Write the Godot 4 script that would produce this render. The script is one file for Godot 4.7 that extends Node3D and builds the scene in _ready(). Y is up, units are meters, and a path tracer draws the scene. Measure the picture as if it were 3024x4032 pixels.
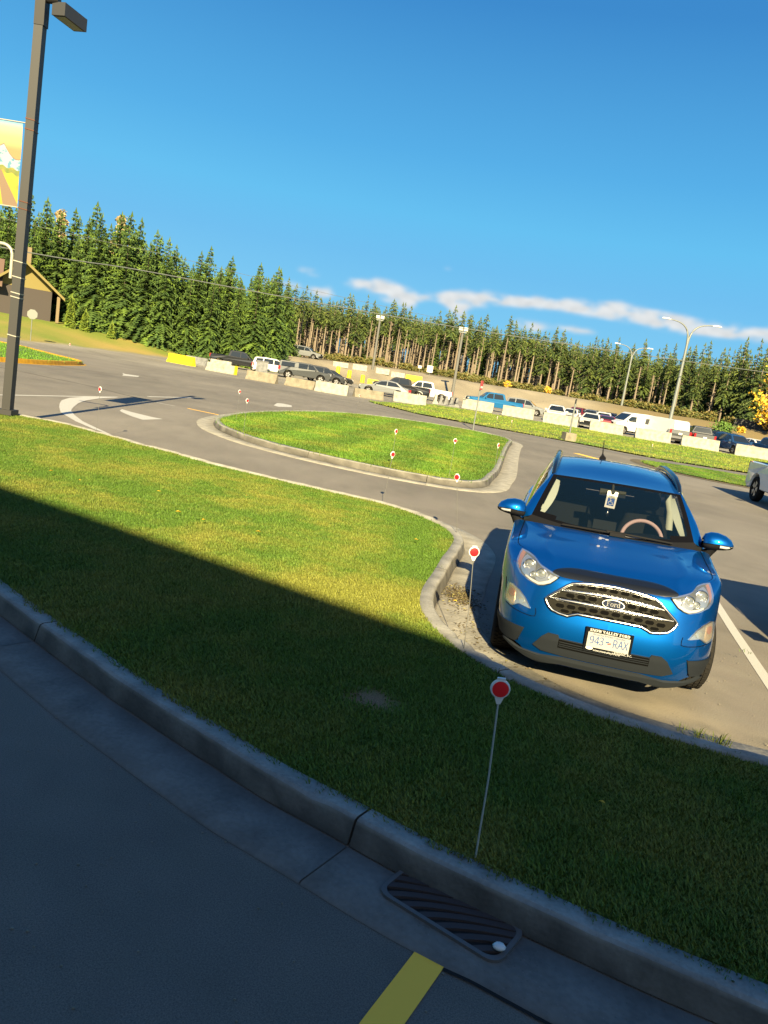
extends Node3D
# ---------------------------------------------------------------- helpers
var M := {}
var rng := RandomNumberGenerator.new()
var used := {}

class B:
	var st := SurfaceTool.new()
	var c := Color(1, 1, 1)
	var g := 0
	func _init(flat := false):
		st.begin(Mesh.PRIMITIVE_TRIANGLES)
		if flat:
			g = -1
		st.set_smooth_group(g)
	func v(p):
		st.set_color(c)
		st.set_smooth_group(g)
		st.add_vertex(p)
	func tri(a, b, d):
		v(a)
		v(b)
		v(d)
	func quad(a, b, d, e):
		tri(a, b, d)
		tri(a, d, e)
	func box(o, s, bs := Basis()):
		var k = g
		g = -1
		var h = s * 0.5
		var p = []
		for i in 8:
			p.append(o + bs * Vector3(h.x * (1 if i & 1 else -1), h.y * (1 if i & 2 else -1), h.z * (1 if i & 4 else -1)))
		quad(p[4], p[6], p[7], p[5])
		quad(p[1], p[3], p[2], p[0])
		quad(p[5], p[7], p[3], p[1])
		quad(p[0], p[2], p[6], p[4])
		quad(p[6], p[2], p[3], p[7])
		quad(p[0], p[4], p[5], p[1])
		g = k
	func grid(rows, closed := false):
		for j in rows.size() - 1:
			var a = rows[j]
			var b = rows[j + 1]
			var n = a.size()
			for i in (n if closed else n - 1):
				var i2 = (i + 1) % n
				quad(a[i], b[i], b[i2], a[i2])
	func fan(ring, o):
		for i in ring.size():
			tri(o, ring[i], ring[(i + 1) % ring.size()])
	func tube(path, rad, n := 8, cap := true):
		var rows = []
		for i in path.size():
			var d = (path[min(i + 1, path.size() - 1)] - path[max(i - 1, 0)]).normalized()
			var up = Vector3(0, 0, 1) if abs(d.y) > 0.9 else Vector3(0, 1, 0)
			var sx = d.cross(up).normalized()
			var sy = sx.cross(d).normalized()
			var r = rad[i] if rad is Array else rad
			var row = []
			for k in n:
				var t = TAU * k / n
				row.append(path[i] + sx * (cos(t) * r) + sy * (sin(t) * r))
			rows.append(row)
		grid(rows, true)
		if cap:
			var k = g
			g = -1
			fan(rows[0], path[0])
			var rv = rows[-1].duplicate()
			rv.reverse()
			fan(rv, path[-1])
			g = k
	func lathe(prof, o, bs, n := 16):   # prof: Vector2(radius, along local z)
		var rows = []
		for q in prof:
			var row = []
			for k in n:
				var t = TAU * k / n
				row.append(o + bs * Vector3(cos(t) * q.x, sin(t) * q.x, q.y))
			rows.append(row)
		grid(rows, true)
	func extrude(poly, depth, xf, flat := true):
		var k = g
		if flat:
			g = -1
		var tr = Geometry2D.triangulate_polygon(PackedVector2Array(poly))
		var a = []
		var b = []
		for q in poly:
			a.append(xf * Vector3(q.x, q.y, depth * 0.5))
			b.append(xf * Vector3(q.x, q.y, -depth * 0.5))
		for i in poly.size():
			var j = (i + 1) % poly.size()
			quad(a[i], b[i], b[j], a[j])
		g = -1
		for i in range(0, tr.size(), 3):
			tri(a[tr[i]], a[tr[i + 1]], a[tr[i + 2]])
			tri(b[tr[i]], b[tr[i + 2]], b[tr[i + 1]])
		g = k
	func mesh():
		st.generate_normals()
		st.index()
		return st.commit()

func lin(r, g, b) -> Color:
	return Color(r, g, b).linear_to_srgb()

func mat(key, col, rough := 0.7, metal := 0.0, vc := false) -> StandardMaterial3D:
	var m := StandardMaterial3D.new()
	m.albedo_color = col
	m.roughness = rough
	m.metallic = metal
	m.vertex_color_use_as_albedo = vc
	m.cull_mode = BaseMaterial3D.CULL_DISABLED
	M[key] = m
	return m

func numbered(called, holder) -> String:
	var key = str(holder.get_instance_id()) + called
	var n = used.get(key, 0)
	used[key] = n + 1
	return called if n == 0 else "%s_%03d" % [called, n]

func tag(o, label := "", category := "", group := "", kind := ""):
	if label != "":
		o.set_meta("label", label)
	if category != "":
		o.set_meta("category", category)
	if group != "":
		o.set_meta("group", group)
	if kind != "":
		o.set_meta("kind", kind)
	return o

func thing(called, label, category, at := Vector3.ZERO, turn := 0.0, group := "") -> Node3D:
	var o := Node3D.new()
	o.name = numbered(called, self)
	add_child(o)
	o.position = at
	o.rotation.y = turn
	tag(o, label, category, group)
	return o

func part(called, shape, m, parent = null, label := "") -> MeshInstance3D:
	var p = parent if parent != null else self
	var o := MeshInstance3D.new()
	o.name = numbered(called, p)
	o.mesh = shape.mesh() if shape is B else shape
	if m != null:
		o.material_override = m if m is Material else M[m]
	p.add_child(o)
	tag(o, label)
	return o

func copy(src, called, label, at, turn, group := "") -> Node3D:
	var o = src.duplicate()
	o.name = numbered(called, self)
	add_child(o)
	o.position = at
	o.rotation = Vector3(0, turn, 0)
	o.set_meta("label", label)
	if group != "":
		o.set_meta("group", group)
	return o

func ss(a, b, x) -> float:
	var t = clamp((x - a) / (b - a), 0.0, 1.0)
	return t * t * (3 - 2 * t)

func lut(tab, x) -> float:   # tab: array of Vector2, rising x
	if x <= tab[0].x:
		return tab[0].y
	for i in tab.size() - 1:
		if x <= tab[i + 1].x:
			return lerp(tab[i].y, tab[i + 1].y, (x - tab[i].x) / (tab[i + 1].x - tab[i].x))
	return tab[-1].y

func curve(pts, step := 0.3, closed := false) -> Array:   # Catmull-Rom through 2D points
	var out := []
	var n = pts.size()
	for i in (n if closed else n - 1):
		var p1 = pts[i]
		var p2 = pts[(i + 1) % n]
		var p0 = pts[(i - 1 + n) % n] if closed else pts[max(i - 1, 0)]
		var p3 = pts[(i + 2) % n] if closed else pts[min(i + 2, n - 1)]
		var k = max(1, int(ceil(p1.distance_to(p2) / step)))
		for j in k:
			var t = float(j) / k
			out.append(0.5 * ((2 * p1) + (p2 - p0) * t + (2 * p0 - 5 * p1 + 4 * p2 - p3) * t * t + (3 * p1 - p0 - 3 * p2 + p3) * t * t * t))
	if not closed:
		out.append(pts[n - 1])
	return out

func vv(flatlist) -> Array:
	var out := []
	for i in range(0, flatlist.size(), 2):
		out.append(Vector2(flatlist[i], flatlist[i + 1]))
	return out

func offset_line(line, d, closed := false) -> Array:   # d to the left of travel seen from above (x right, z down)
	var out := []
	var n = line.size()
	for i in n:
		var a = line[(i - 1 + n) % n] if closed else line[max(i - 1, 0)]
		var b = line[(i + 1) % n] if closed else line[min(i + 1, n - 1)]
		var t = (b - a).normalized()
		out.append(line[i] + Vector2(t.y, -t.x) * d)
	return out

func clipped(poly, cell) -> Array:   # grid triangles of a polygon: array of Vector2, three per triangle
	var out := []
	var pp := PackedVector2Array(poly)
	var lo = pp[0]
	var hi = pp[0]
	for p in pp:
		lo = lo.min(p)
		hi = hi.max(p)
	var i0 = int(floor(lo.x / cell))
	var i1 = int(ceil(hi.x / cell))
	var j0 = int(floor(lo.y / cell))
	var j1 = int(ceil(hi.y / cell))
	var near := {}
	for k in pp.size():
		var a = pp[k]
		var b = pp[(k + 1) % pp.size()]
		var m = max(1, int(a.distance_to(b) / (cell * 0.4)) + 1)
		for q in m + 1:
			var w = a.lerp(b, float(q) / m)
			near[Vector2i(int(floor(w.x / cell)), int(floor(w.y / cell)))] = true
	for j in range(j0, j1):
		for i in range(i0, i1):
			var a = Vector2(i, j) * cell
			var sq = PackedVector2Array([a, a + Vector2(cell, 0), a + Vector2(cell, cell), a + Vector2(0, cell)])
			var edge = false
			for dj in [-1, 0, 1]:
				for di in [-1, 0, 1]:
					edge = edge or near.has(Vector2i(i + di, j + dj))
			if not edge:
				if Geometry2D.is_point_in_polygon(a + Vector2(cell, cell) * 0.5, pp):
					out.append_array([sq[0], sq[1], sq[2], sq[0], sq[2], sq[3]])
				continue
			for piece in Geometry2D.intersect_polygons(sq, pp):
				var tr = Geometry2D.triangulate_polygon(piece)
				for t in tr:
					out.append(piece[t])
	return out

func sheet(poly, cell, hf, cf = null) -> ArrayMesh:
	var b := B.new()
	for p in clipped(poly, cell):
		if cf != null:
			b.c = cf.call(p)
		b.v(Vector3(p.x, hf.call(p), p.y))
	return b.mesh()

func edge_distance(p, poly) -> float:
	var best = 1e9
	for i in poly.size():
		var q = Geometry2D.get_closest_point_to_segment(p, poly[i], poly[(i + 1) % poly.size()])
		best = min(best, p.distance_squared_to(q))
	return sqrt(best)

func noise(seed_, freq, oct := 3) -> FastNoiseLite:
	var n := FastNoiseLite.new()
	n.seed = seed_
	n.noise_type = FastNoiseLite.TYPE_SIMPLEX_SMOOTH
	n.frequency = freq
	n.fractal_octaves = oct
	return n

func speckle(size, seed_, f1, f2, base, a1, a2, dots := 0.0) -> ImageTexture:   # grey texture, seamless
	var n1 = noise(seed_, f1, 4).get_seamless_image(size, size)
	var n2 = noise(seed_ + 7, f2, 2).get_seamless_image(size, size)
	var d1 = n1.get_data()
	var d2 = n2.get_data()
	var out := PackedByteArray()
	out.resize(size * size)
	var r := RandomNumberGenerator.new()
	r.seed = seed_
	for i in size * size:
		var x = base + a1 * (d1[i] / 255.0 - 0.5) + a2 * (d2[i] / 255.0 - 0.5)
		if dots > 0.0:
			var q = r.randf()
			if q < dots:
				x += 0.35 * r.randf()
			elif q > 1.0 - dots:
				x -= 0.3 * r.randf()
		out[i] = int(clamp(pow(clamp(x, 0.0, 1.0), 0.4545) * 255.0, 0, 255))
	var im := Image.create_from_data(size, size, false, Image.FORMAT_L8, out)
	im.convert(Image.FORMAT_RGB8)
	im.generate_mipmaps()
	return ImageTexture.create_from_image(im)

func bumps(size, seed_, f, strength) -> ImageTexture:
	var im = noise(seed_, f, 3).get_seamless_image(size, size)
	im.convert(Image.FORMAT_RGBA8)
	im.bump_map_to_normal_map(strength)
	return ImageTexture.create_from_image(im)

func tri_tex(m, tex, scale, nrm = null, ns := 0.5):
	m.albedo_texture = tex
	m.uv1_triplanar = true
	m.uv1_world_triplanar = true
	m.uv1_scale = Vector3.ONE * scale
	if nrm != null:
		m.normal_enabled = true
		m.normal_texture = nrm
		m.normal_scale = ns
	return m

func text_mesh(s, h, depth, fname, bold := false, italic := false, gap := 0.0) -> TextMesh:
	var f := SystemFont.new()
	f.font_names = PackedStringArray([fname])
	f.font_weight = 700 if bold else 400
	f.font_italic = italic
	var t := TextMesh.new()
	t.text = s
	t.font = f
	t.font_size = 32
	t.pixel_size = h / 23.0
	t.depth = depth
	t.curve_step = 1.0
	return t

func _ready():
	# camera
	var cam := Camera3D.new()
	var pitch = deg_to_rad(10.2)
	var roll = deg_to_rad(9.2)
	var up0 = Vector3(0, cos(pitch), -sin(pitch))
	var fwd = Vector3(0, -sin(pitch), -cos(pitch))
	var rt = Vector3(1, 0, 0) * cos(roll) + up0 * sin(roll)
	var up = up0 * cos(roll) - Vector3(1, 0, 0) * sin(roll)
	cam.transform = Transform3D(Basis(rt, up, -fwd), Vector3(0, 2.15, 0))
	cam.fov = 67.32
	cam.near = 0.05
	cam.far = 2000.0
	add_child(cam)
	cam.current = true
	# sky, exposure
	var we := WorldEnvironment.new()
	var env := Environment.new()
	env.background_mode = Environment.BG_SKY
	var sky := Sky.new()
	var pan := PanoramaSkyMaterial.new()
	pan.panorama = ImageTexture.create_from_image(make_sky())
	sky.sky_material = pan
	env.sky = sky
	env.tonemap_mode = Environment.TONE_MAPPER_LINEAR
	env.tonemap_exposure = 3.6
	env.sdfgi_enabled = true
	env.ssao_enabled = true
	env.ssil_enabled = true
	we.environment = env
	add_child(we)
	# sun behind the viewer, 27.5 degrees high
	var sun := DirectionalLight3D.new()
	var el = deg_to_rad(27.5)
	var az = deg_to_rad(-2.5)
	sun.look_at_from_position(Vector3.ZERO, Vector3(sin(az) * cos(el), -sin(el), -cos(az) * cos(el)), Vector3.UP)
	sun.light_energy = 1.6
	sun.light_color = Color(1.0, 0.915, 0.71)
	sun.light_angular_distance = 0.5
	sun.shadow_enabled = true
	add_child(sun)
	build_materials()
	build_setting()
	build_buildings()
	build_trees()
	build_barriers()
	build_signs()
	build_lamp()
	double_lamp(Vector3(25.3, 0, -73.8), 9.6, "taller grey double-arm parking lot light rising behind the white van")
	double_lamp(Vector3(31.6, terrain(Vector2(31.6, -113.7)) - 0.2, -113.7), 7.4, "shorter more distant grey double-arm parking lot light")
	wood_pole(Vector3(-4.9, terrain(Vector2(-4.9, -111.9)), -111.9), 7.4, "grey floodlight pole on the bank left of the black pickup's cab")
	wood_pole(Vector3(6.2, 0.3, -99.8), 8.7, "grey floodlight pole between the white pickup and the bright blue pickup")
	build_vehicles()
	build_blue_car()
	build_stakes()
	build_drain()
	build_litter()

# ---------------------------------------------------------------- materials
func paint(key, col, metal := 0.35, rough := 0.4):
	if key != "car_blue":
		metal *= 0.3
	var m = mat(key, col, rough, metal)
	m.clearcoat_enabled = true
	m.clearcoat = 1.0
	m.clearcoat_roughness = 0.04
	m.metallic_specular = 0.22
	return m

func build_materials():
	var asp_t = speckle(1024, 3, 0.16, 0.4, 0.62, 0.5, 0.5, 0.10)
	var asp_n = bumps(512, 4, 0.16, 6.0)
	tri_tex(mat("asphalt", Color(1.0, 1.0, 1.0), 0.88, 0.0, true), asp_t, 0.7, asp_n, 0.12)
	M["asphalt"].albedo_color = lin(1.55, 1.55, 1.55).clamp(Color(0, 0, 0), Color(1, 1, 1))
	tri_tex(mat("path", lin(0.19, 0.18, 0.17), 0.9), asp_t, 0.8)
	var con_t = speckle(512, 13, 0.012, 0.12, 0.72, 0.55, 0.25, 0.02)
	var con_n = bumps(512, 14, 0.08, 3.0)
	tri_tex(mat("concrete", lin(0.33, 0.32, 0.29), 0.88, 0.0, true), con_t, 0.55, con_n, 0.4)
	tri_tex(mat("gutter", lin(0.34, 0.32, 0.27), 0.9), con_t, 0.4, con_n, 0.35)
	tri_tex(mat("gutter_shaded", lin(0.175, 0.17, 0.155), 0.9), con_t, 0.4, con_n, 0.3)  # darker copy of the gutter, shade of the near drive put into its colour
	tri_tex(mat("turf", Color(1, 1, 1), 0.95, 0.0, true), speckle(512, 23, 0.09, 0.3, 0.62, 0.9, 0.5, 0.05), 1.4)
	tri_tex(mat("yellow_paint", lin(0.52, 0.28, 0.008), 0.7), con_t, 0.5)
	tri_tex(mat("white_paint", lin(0.62, 0.61, 0.58), 0.75), asp_t, 0.9)
	mat("lane_yellow", lin(0.95, 0.52, 0.05), 0.8)
	mat("tar", lin(0.022, 0.022, 0.022), 0.8)
	mat("grass_blade", Color(1, 1, 1), 0.75, 0.0, true)
	M["grass_blade"].backlight_enabled = true
	M["grass_blade"].backlight = lin(0.05, 0.08, 0.008)
	mat("needles", Color(1, 1, 1), 0.8, 0.0, true)
	M["needles"].backlight_enabled = true
	M["needles"].backlight = lin(0.02, 0.04, 0.004)
	mat("needles_thin", Color(1, 1, 1), 0.8, 0.0, true)
	mat("leaves", Color(1, 1, 1), 0.7, 0.0, true)
	M["leaves"].backlight_enabled = true
	M["leaves"].backlight = lin(0.12, 0.08, 0.01)
	for q in [["bark", 0.09, 0.072, 0.055], ["bark_grey", 0.185, 0.152, 0.118]]:
		mat(q[0], lin(q[1], q[2], q[3]), 0.95, 0.0, true)
	tri_tex(mat("barrier_white", lin(0.36, 0.345, 0.30), 0.9), con_t, 0.35)
	tri_tex(mat("barrier_tan", lin(0.25, 0.22, 0.165), 0.92), con_t, 0.35)
	tri_tex(mat("barrier_grey", lin(0.20, 0.205, 0.21), 0.9), con_t, 0.35)
	mat("barrier_yellow", lin(0.62, 0.44, 0.008), 0.65)
	mat("iron", lin(0.075, 0.06, 0.058), 0.6, 0.3)
	mat("iron_worn", lin(0.115, 0.105, 0.10), 0.65, 0.2)
	mat("pit", lin(0.006, 0.006, 0.006), 0.95)
	mat("white_plastic", lin(0.62, 0.62, 0.60), 0.45)
	mat("reflector", lin(0.78, 0.012, 0.016), 0.35)
	mat("stake", lin(0.11, 0.11, 0.105), 0.6)
	mat("stake_pale", lin(0.34, 0.36, 0.33), 0.6)
	mat("brown_metal", lin(0.0265, 0.0265, 0.027), 0.55, 0.1)
	mat("dark_metal", lin(0.016, 0.015, 0.015), 0.5, 0.2)
	mat("pale_metal", lin(0.32, 0.31, 0.27), 0.45, 0.2)
	mat("copper_band", lin(0.12, 0.05, 0.03), 0.4, 0.5)
	mat("lamp_glass", lin(0.06, 0.075, 0.06), 0.3)
	mat("galvanised", lin(0.15, 0.165, 0.16), 0.5, 0.25)
	mat("white_metal", lin(0.55, 0.55, 0.53), 0.4)
	mat("grey_wood", lin(0.105, 0.105, 0.10), 0.9)
	mat("weathered_wood", lin(0.16, 0.12, 0.07), 0.9)
	mat("sign_back", lin(0.16, 0.17, 0.155), 0.5, 0.2)
	mat("sign_red", lin(0.35, 0.05, 0.05), 0.5)
	mat("wire", lin(0.10, 0.11, 0.11), 0.6)
	mat("black_steel", lin(0.02, 0.02, 0.021), 0.6)
	mat("stucco", lin(0.58, 0.47, 0.34), 0.9)  # unseen wall, made pale to bounce warm light into the shade
	mat("lodge_brown", lin(0.046, 0.038, 0.036), 0.9)
	mat("lodge_yellow", lin(0.155, 0.125, 0.04), 0.85)
	mat("lodge_roof", lin(0.12, 0.075, 0.055), 0.9)
	mat("lodge_door", lin(0.2, 0.13, 0.06), 0.8)
	mat("dark_glass", lin(0.012, 0.016, 0.02), 0.06)
	M["dark_glass"].metallic_specular = 0.6
	paint("paint_white", lin(0.52, 0.52, 0.51), 0.0)
	paint("paint_silver", lin(0.15, 0.16, 0.17), 0.4)
	paint("paint_grey", lin(0.045, 0.049, 0.053), 0.4)
	paint("paint_pale", lin(0.50, 0.54, 0.58), 0.1)
	paint("paint_dark", lin(0.03, 0.032, 0.036), 0.3)
	paint("paint_black", lin(0.009, 0.010, 0.012), 0.1)
	paint("paint_navy", lin(0.012, 0.04, 0.11), 0.3)
	paint("paint_red", lin(0.13, 0.012, 0.014), 0.2)
	paint("paint_bright_blue", lin(0.006, 0.085, 0.21), 0.3)
	paint("car_blue", lin(0.0012, 0.084, 0.34), 0.8, 0.40)
	mat("black_plastic", lin(0.012, 0.012, 0.013), 0.55)
	mat("gloss_black", lin(0.006, 0.007, 0.009), 0.14)
	mat("frit", lin(0.004, 0.004, 0.005), 0.15)
	mat("grey_plastic", lin(0.0145, 0.0172, 0.021), 0.65)
	mat("grey_plastic2", lin(0.0195, 0.023, 0.0275), 0.7)
	mat("grille_plastic", lin(0.015, 0.0145, 0.012), 0.6)
	mat("cell_plastic", lin(0.018, 0.0175, 0.0145), 0.55)
	mat("hole_black", lin(0.003, 0.003, 0.003), 0.9)
	mat("chrome", lin(0.44, 0.44, 0.44), 0.25, 1.0)
	mat("rim_metal", lin(0.32, 0.32, 0.33), 0.35, 0.7)
	mat("rubber", lin(0.018, 0.017, 0.016), 0.85)
	mat("headlight", lin(0.5, 0.5, 0.5), 0.15, 0.4)
	mat("taillight", lin(0.25, 0.008, 0.01), 0.2)
	mat("lamp_silver", lin(0.42, 0.42, 0.42), 0.28, 0.9)
	mat("lamp_lens", lin(0.22, 0.24, 0.25), 0.06, 0.6)
	mat("amber", lin(0.13, 0.03, 0.012), 0.45)
	mat("lamp_strip", lin(0.30, 0.30, 0.30), 0.4)
	mat("amber_pale", lin(0.25, 0.17, 0.10), 0.2, 0.5)
	mat("badge_blue", lin(0.012, 0.018, 0.04), 0.55)
	mat("plate_white", lin(0.30, 0.30, 0.285), 0.5)
	mat("plate_text", lin(0.02, 0.06, 0.20), 0.5)
	mat("plate_red", lin(0.4, 0.02, 0.03), 0.5)
	mat("trim_dark", lin(0.009, 0.011, 0.012), 0.8)
	mat("trim_grey", lin(0.02, 0.023, 0.023), 0.75)
	mat("trim_pale", lin(0.5, 0.55, 0.47), 0.7)
	mat("seat_cloth", lin(0.014, 0.016, 0.015), 0.85)
	mat("pink_cover", lin(0.42, 0.30, 0.32), 0.8)
	mat("placard_blue", lin(0.012, 0.07, 0.33), 0.5)
	for q in ["badge_blue", "frit", "grey_plastic", "grey_plastic2", "grille_plastic", "cell_plastic", "black_plastic", "rubber", "hole_black", "trim_dark", "trim_grey", "seat_cloth", "iron", "tar"]:
		M[q].metallic_specular = 0.14
	for q in [["clear_glass", 0.42], ["tint_glass", 0.5], ["lamp_clear", 0.07]]:
		var m = mat(q[0], Color(0.05, 0.09, 0.09, q[1]), 0.0)
		m.transparency = BaseMaterial3D.TRANSPARENCY_ALPHA
	M["lamp_clear"].albedo_color = Color(0.9, 0.93, 0.93, 0.08)

func build_litter():
	var r := RandomNumberGenerator.new()
	r.seed = 9
	var b := B.new(true)
	b.tri(Vector3(-0.028, 0, 0), Vector3(0.004, 0.012, 0.02), Vector3(0.03, 0.003, 0))
	b.tri(Vector3(-0.028, 0, 0), Vector3(0.03, 0.003, 0), Vector3(0.0, 0.01, -0.02))
	var lm = b.mesh()
	mat("yellow_leaf", lin(0.42, 0.27, 0.012), 0.7)
	mat("brown_leaf", lin(0.15, 0.09, 0.04), 0.8)
	var k = 0
	for q in [[1.33, 0.2, -3.62, 0.62, "single yellow flower-like leaf in the shaded grass at the right"], [-4.4, 0.2, -9.9, 1.1, "yellow leaf on sunlit grass near the left shadow edge"], [-3.9, 0.2, -9.6, 1.0, ""], [-2.35, 0.2, -8.7, 1.2, ""], [-2.0, 0.2, -8.5, 1.0, ""], [-1.35, 0.2, -8.35, 1.1, ""], [-2.9, 0.2, -9.7, 1.0, ""], [-1.9, 0.2, -10.4, 1.0, ""], [0.45, 0.2, -9.3, 0.9, ""], [-5.6, 0.2, -10.6, 1.2, ""], [-6.0, 0.2, -11.4, 1.1, ""], [0.85, 0.03, -7.45, 0.9, "yellow leaf on the damp litter heap in the bay gutter"], [1.4, 0.2, -16.9, 1.4, "yellow leaf at the island lawn's front edge"]]:
		var o = part("fallen_leaf", lm, "yellow_leaf")
		o.position = Vector3(q[0], q[1], q[2])
		o.rotation.y = r.randf() * TAU
		o.scale = Vector3.ONE * q[3]
		tag(o, q[4] if q[4] != "" else "small yellow leaf lying on the sunlit near lawn", "leaf", "yellow leaves on the near lawn")
	# clippings washed into the low corner of the bay gutter, and grit round it
	var bits := []
	var cs := []
	for i in 1150:
		var c = Vector2(0.92, -7.72)
		var p = c + Vector2(r.randfn() * 0.085, r.randfn() * 0.2)
		if i > 900:
			p = Vector2(0.98, -6.75) + Vector2(r.randfn() * 0.15, r.randfn() * 0.55)
			p.x += max(0.0, (p.y + 6.4)) * 0.5
		var s = r.randf_range(0.25, 0.7)
		bits.append(Transform3D(Basis(Vector3.UP, r.randf() * TAU).rotated(Vector3(1, 0, 0), r.randf_range(-0.4, 0.4)).scaled(Vector3(s, s, s * 0.5)), Vector3(p.x, 0.016 + r.randf() * (0.018 if i <= 900 else 0.003), p.y)))
		var v = r.randf_range(0.5, 1.3)
		cs.append(Color(0.075, 0.055, 0.022) * v if r.randf() < 0.8 else Color(0.17, 0.15, 0.05) * v)
	var mm := MultiMesh.new()
	mm.transform_format = MultiMesh.TRANSFORM_3D
	mm.use_colors = true
	mm.mesh = lm
	mm.instance_count = bits.size()
	for i in bits.size():
		mm.set_instance_transform(i, bits[i])
		mm.set_instance_color(i, cs[i])
	var o := MultiMeshInstance3D.new()
	o.name = "leaf_litter"
	o.multimesh = mm
	o.material_override = M["leaves"]
	add_child(o)
	tag(o, "", "", "", "stuff")
	# pale chips of stone on the near drive and in the bay
	bits = []
	for i in 420:
		var p = Vector2(r.randf_range(-3.0, 0.6), r.randf_range(-4.6, -1.4)) if i < 260 else Vector2(r.randf_range(0.9, 3.6), r.randf_range(-7.3, -4.4))
		var s = r.randf_range(0.08, 0.24) if i % 5 else r.randf_range(0.16, 0.27)
		bits.append(Transform3D(Basis(Vector3.UP, r.randf() * TAU).scaled(Vector3(s, s, s)), Vector3(p.x, 0.004 if i < 260 else 0.012, p.y)))
	mm = MultiMesh.new()
	mm.transform_format = MultiMesh.TRANSFORM_3D
	var pb := B.new()
	pb.lathe(vv([0.001, -0.01, 0.022, -0.004, 0.026, 0.004, 0.001, 0.014]), Vector3.ZERO, Basis(Vector3(1, 0, 0), Vector3(0, 0, -1), Vector3(0, 1, 0)), 6)
	mm.mesh = pb.mesh()
	mm.instance_count = bits.size()
	for i in bits.size():
		mm.set_instance_transform(i, bits[i])
	o = MultiMeshInstance3D.new()
	o.name = "stone_chips"
	o.multimesh = mm
	o.material_override = M["barrier_tan"]
	add_child(o)
	tag(o, "", "", "", "stuff")

# ---------------------------------------------------------------- sky
func make_sky() -> Image:
	var w = 2048
	var h = 1024
	var im := Image.create(w, h, false, Image.FORMAT_RGBF)
	var tr = vv([-90, 0.075, 0, 0.075, 8, 0.046, 11, 0.038, 15, 0.027, 24, 0.0135, 45, 0.006, 90, 0.005])
	var tg = vv([-90, 0.185, 0, 0.185, 8, 0.147, 11, 0.148, 15, 0.120, 24, 0.072, 45, 0.040, 90, 0.033])
	var tb = vv([-90, 0.255, 0, 0.255, 8, 0.245, 11, 0.246, 15, 0.225, 24, 0.172, 45, 0.118, 90, 0.105])
	var puffs = [[-8.0, 6.05, 0.8, 0.3, 0.9], [-9.2, 4.95, 0.8, 0.3, 0.9], [-7.3, 4.75, 1.0, 0.32, 1.0], [-6.4, 5.05, 0.5, 0.3, 0.9], [-4.7, 5.75, 0.9, 0.38, 0.9], [-3.4, 5.95, 0.8, 0.4, 1.1], [-2.0, 5.65, 1.1, 0.62, 1.35], [-0.7, 5.2, 0.6, 0.6, 1.1], [0.2, 5.6, 0.7, 0.42, 1.0], [2.1, 5.85, 0.9, 0.45, 1.1], [3.1, 5.2, 0.8, 0.75, 1.3], [4.2, 6.1, 1.2, 0.45, 1.1], [6.5, 6.35, 2.2, 0.38, 1.1], [10.0, 6.55, 2.6, 0.38, 1.1], [13.6, 6.65, 2.6, 0.5, 1.25], [17.3, 6.35, 2.6, 0.5, 1.1], [21, 6.15, 2.6, 0.42, 0.95], [24.5, 6.3, 3.0, 0.35, 0.9], [8.2, 4.85, 1.2, 0.4, 1.0], [11.2, 5.0, 2.0, 0.25, 0.75], [1.7, 7.9, 0.5, 0.12, 0.75], [30, 6.6, 5.0, 0.5, 0.95], [38, 6.2, 4.0, 0.5, 0.95], [-22, 5.2, 3.0, 0.4, 0.9], [-34, 5.8, 3.0, 0.5, 1.0], [50, 6.6, 6, 0.5, 0.95], [-50, 5.6, 4, 0.45, 0.95], [65, 6.2, 6, 0.5, 0.9], [90, 6, 8, 0.6, 0.95], [-80, 6.4, 8, 0.5, 0.95], [120, 7, 9, 0.5, 0.95], [-120, 5, 9, 0.5, 0.95]]
	var nz = noise(5, 0.35, 4)
	var sun = Vector3(0.044, 0.4617, 0.886).normalized()
	for y in h:
		var el = 90.0 - (y + 0.5) * 180.0 / h
		var base = Color(lut(tr, el), lut(tg, el), lut(tb, el))
		var ce = cos(deg_to_rad(el))
		var se = sin(deg_to_rad(el))
		for x in w:
			var az = (x + 0.5) / w * 360.0
			if az > 180.0:
				az -= 360.0
			var a = deg_to_rad(az)
			var dn = sin(a) * ce * sun.x + se * sun.y - cos(a) * ce * sun.z
			var c = base
			if dn > 0.3:
				var q = pow((dn - 0.3) / 0.7, 3.0)
				c = Color(c.r + 0.24 * q, c.g + 0.23 * q, c.b + 0.19 * q)
			if el > 2.5 and el < 12.0:
				var g = 0.0
				for p in puffs:
					var u = (az - p[0]) / p[2]
					var v = (el - p[1]) / (p[3] * 1.1)
					var r2 = u * u + v * v
					if r2 < 6.0:
						g += p[4] * exp(-r2)
				if g > 0.02:
					var n = nz.get_noise_2d(az * 1.1, el * 3.4)
					var k = ss(0.18, 1.05, g * (0.9 + 0.95 * n)) * 0.92
					var lit = 0.95 + 0.16 * nz.get_noise_2d(az * 2.0 + 40.0, el * 5.0 + 9.0)
					c = c.lerp(Color(0.236, 0.236, 0.232) * lit, k)
			im.set_pixel(x, y, c)
	return im

# ---------------------------------------------------------------- terrain
var foot = vv([-180, 66, -60, 58, -36, 64, -27, 69, -22, 78, -18, 84, -14, 90, -10, 93, -4, 99, 0, 101, 10, 101, 20, 98, 30, 95, 60, 92, 180, 92])
var rise = vv([-180, 1.9, -30, 1.9, -18, 1.9, -10, 2.2, -2, 2.9, 10, 2.8, 26, 2.4, 60, 2.4, 180, 2.4])
var run_ = vv([-180, 26, -27, 26, -18, 18, -10, 16, 0, 18, 8, 13, 20, 14, 180, 14])
var nh := noise(11, 0.06, 3)
var nf := noise(12, 0.9, 2)

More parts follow.
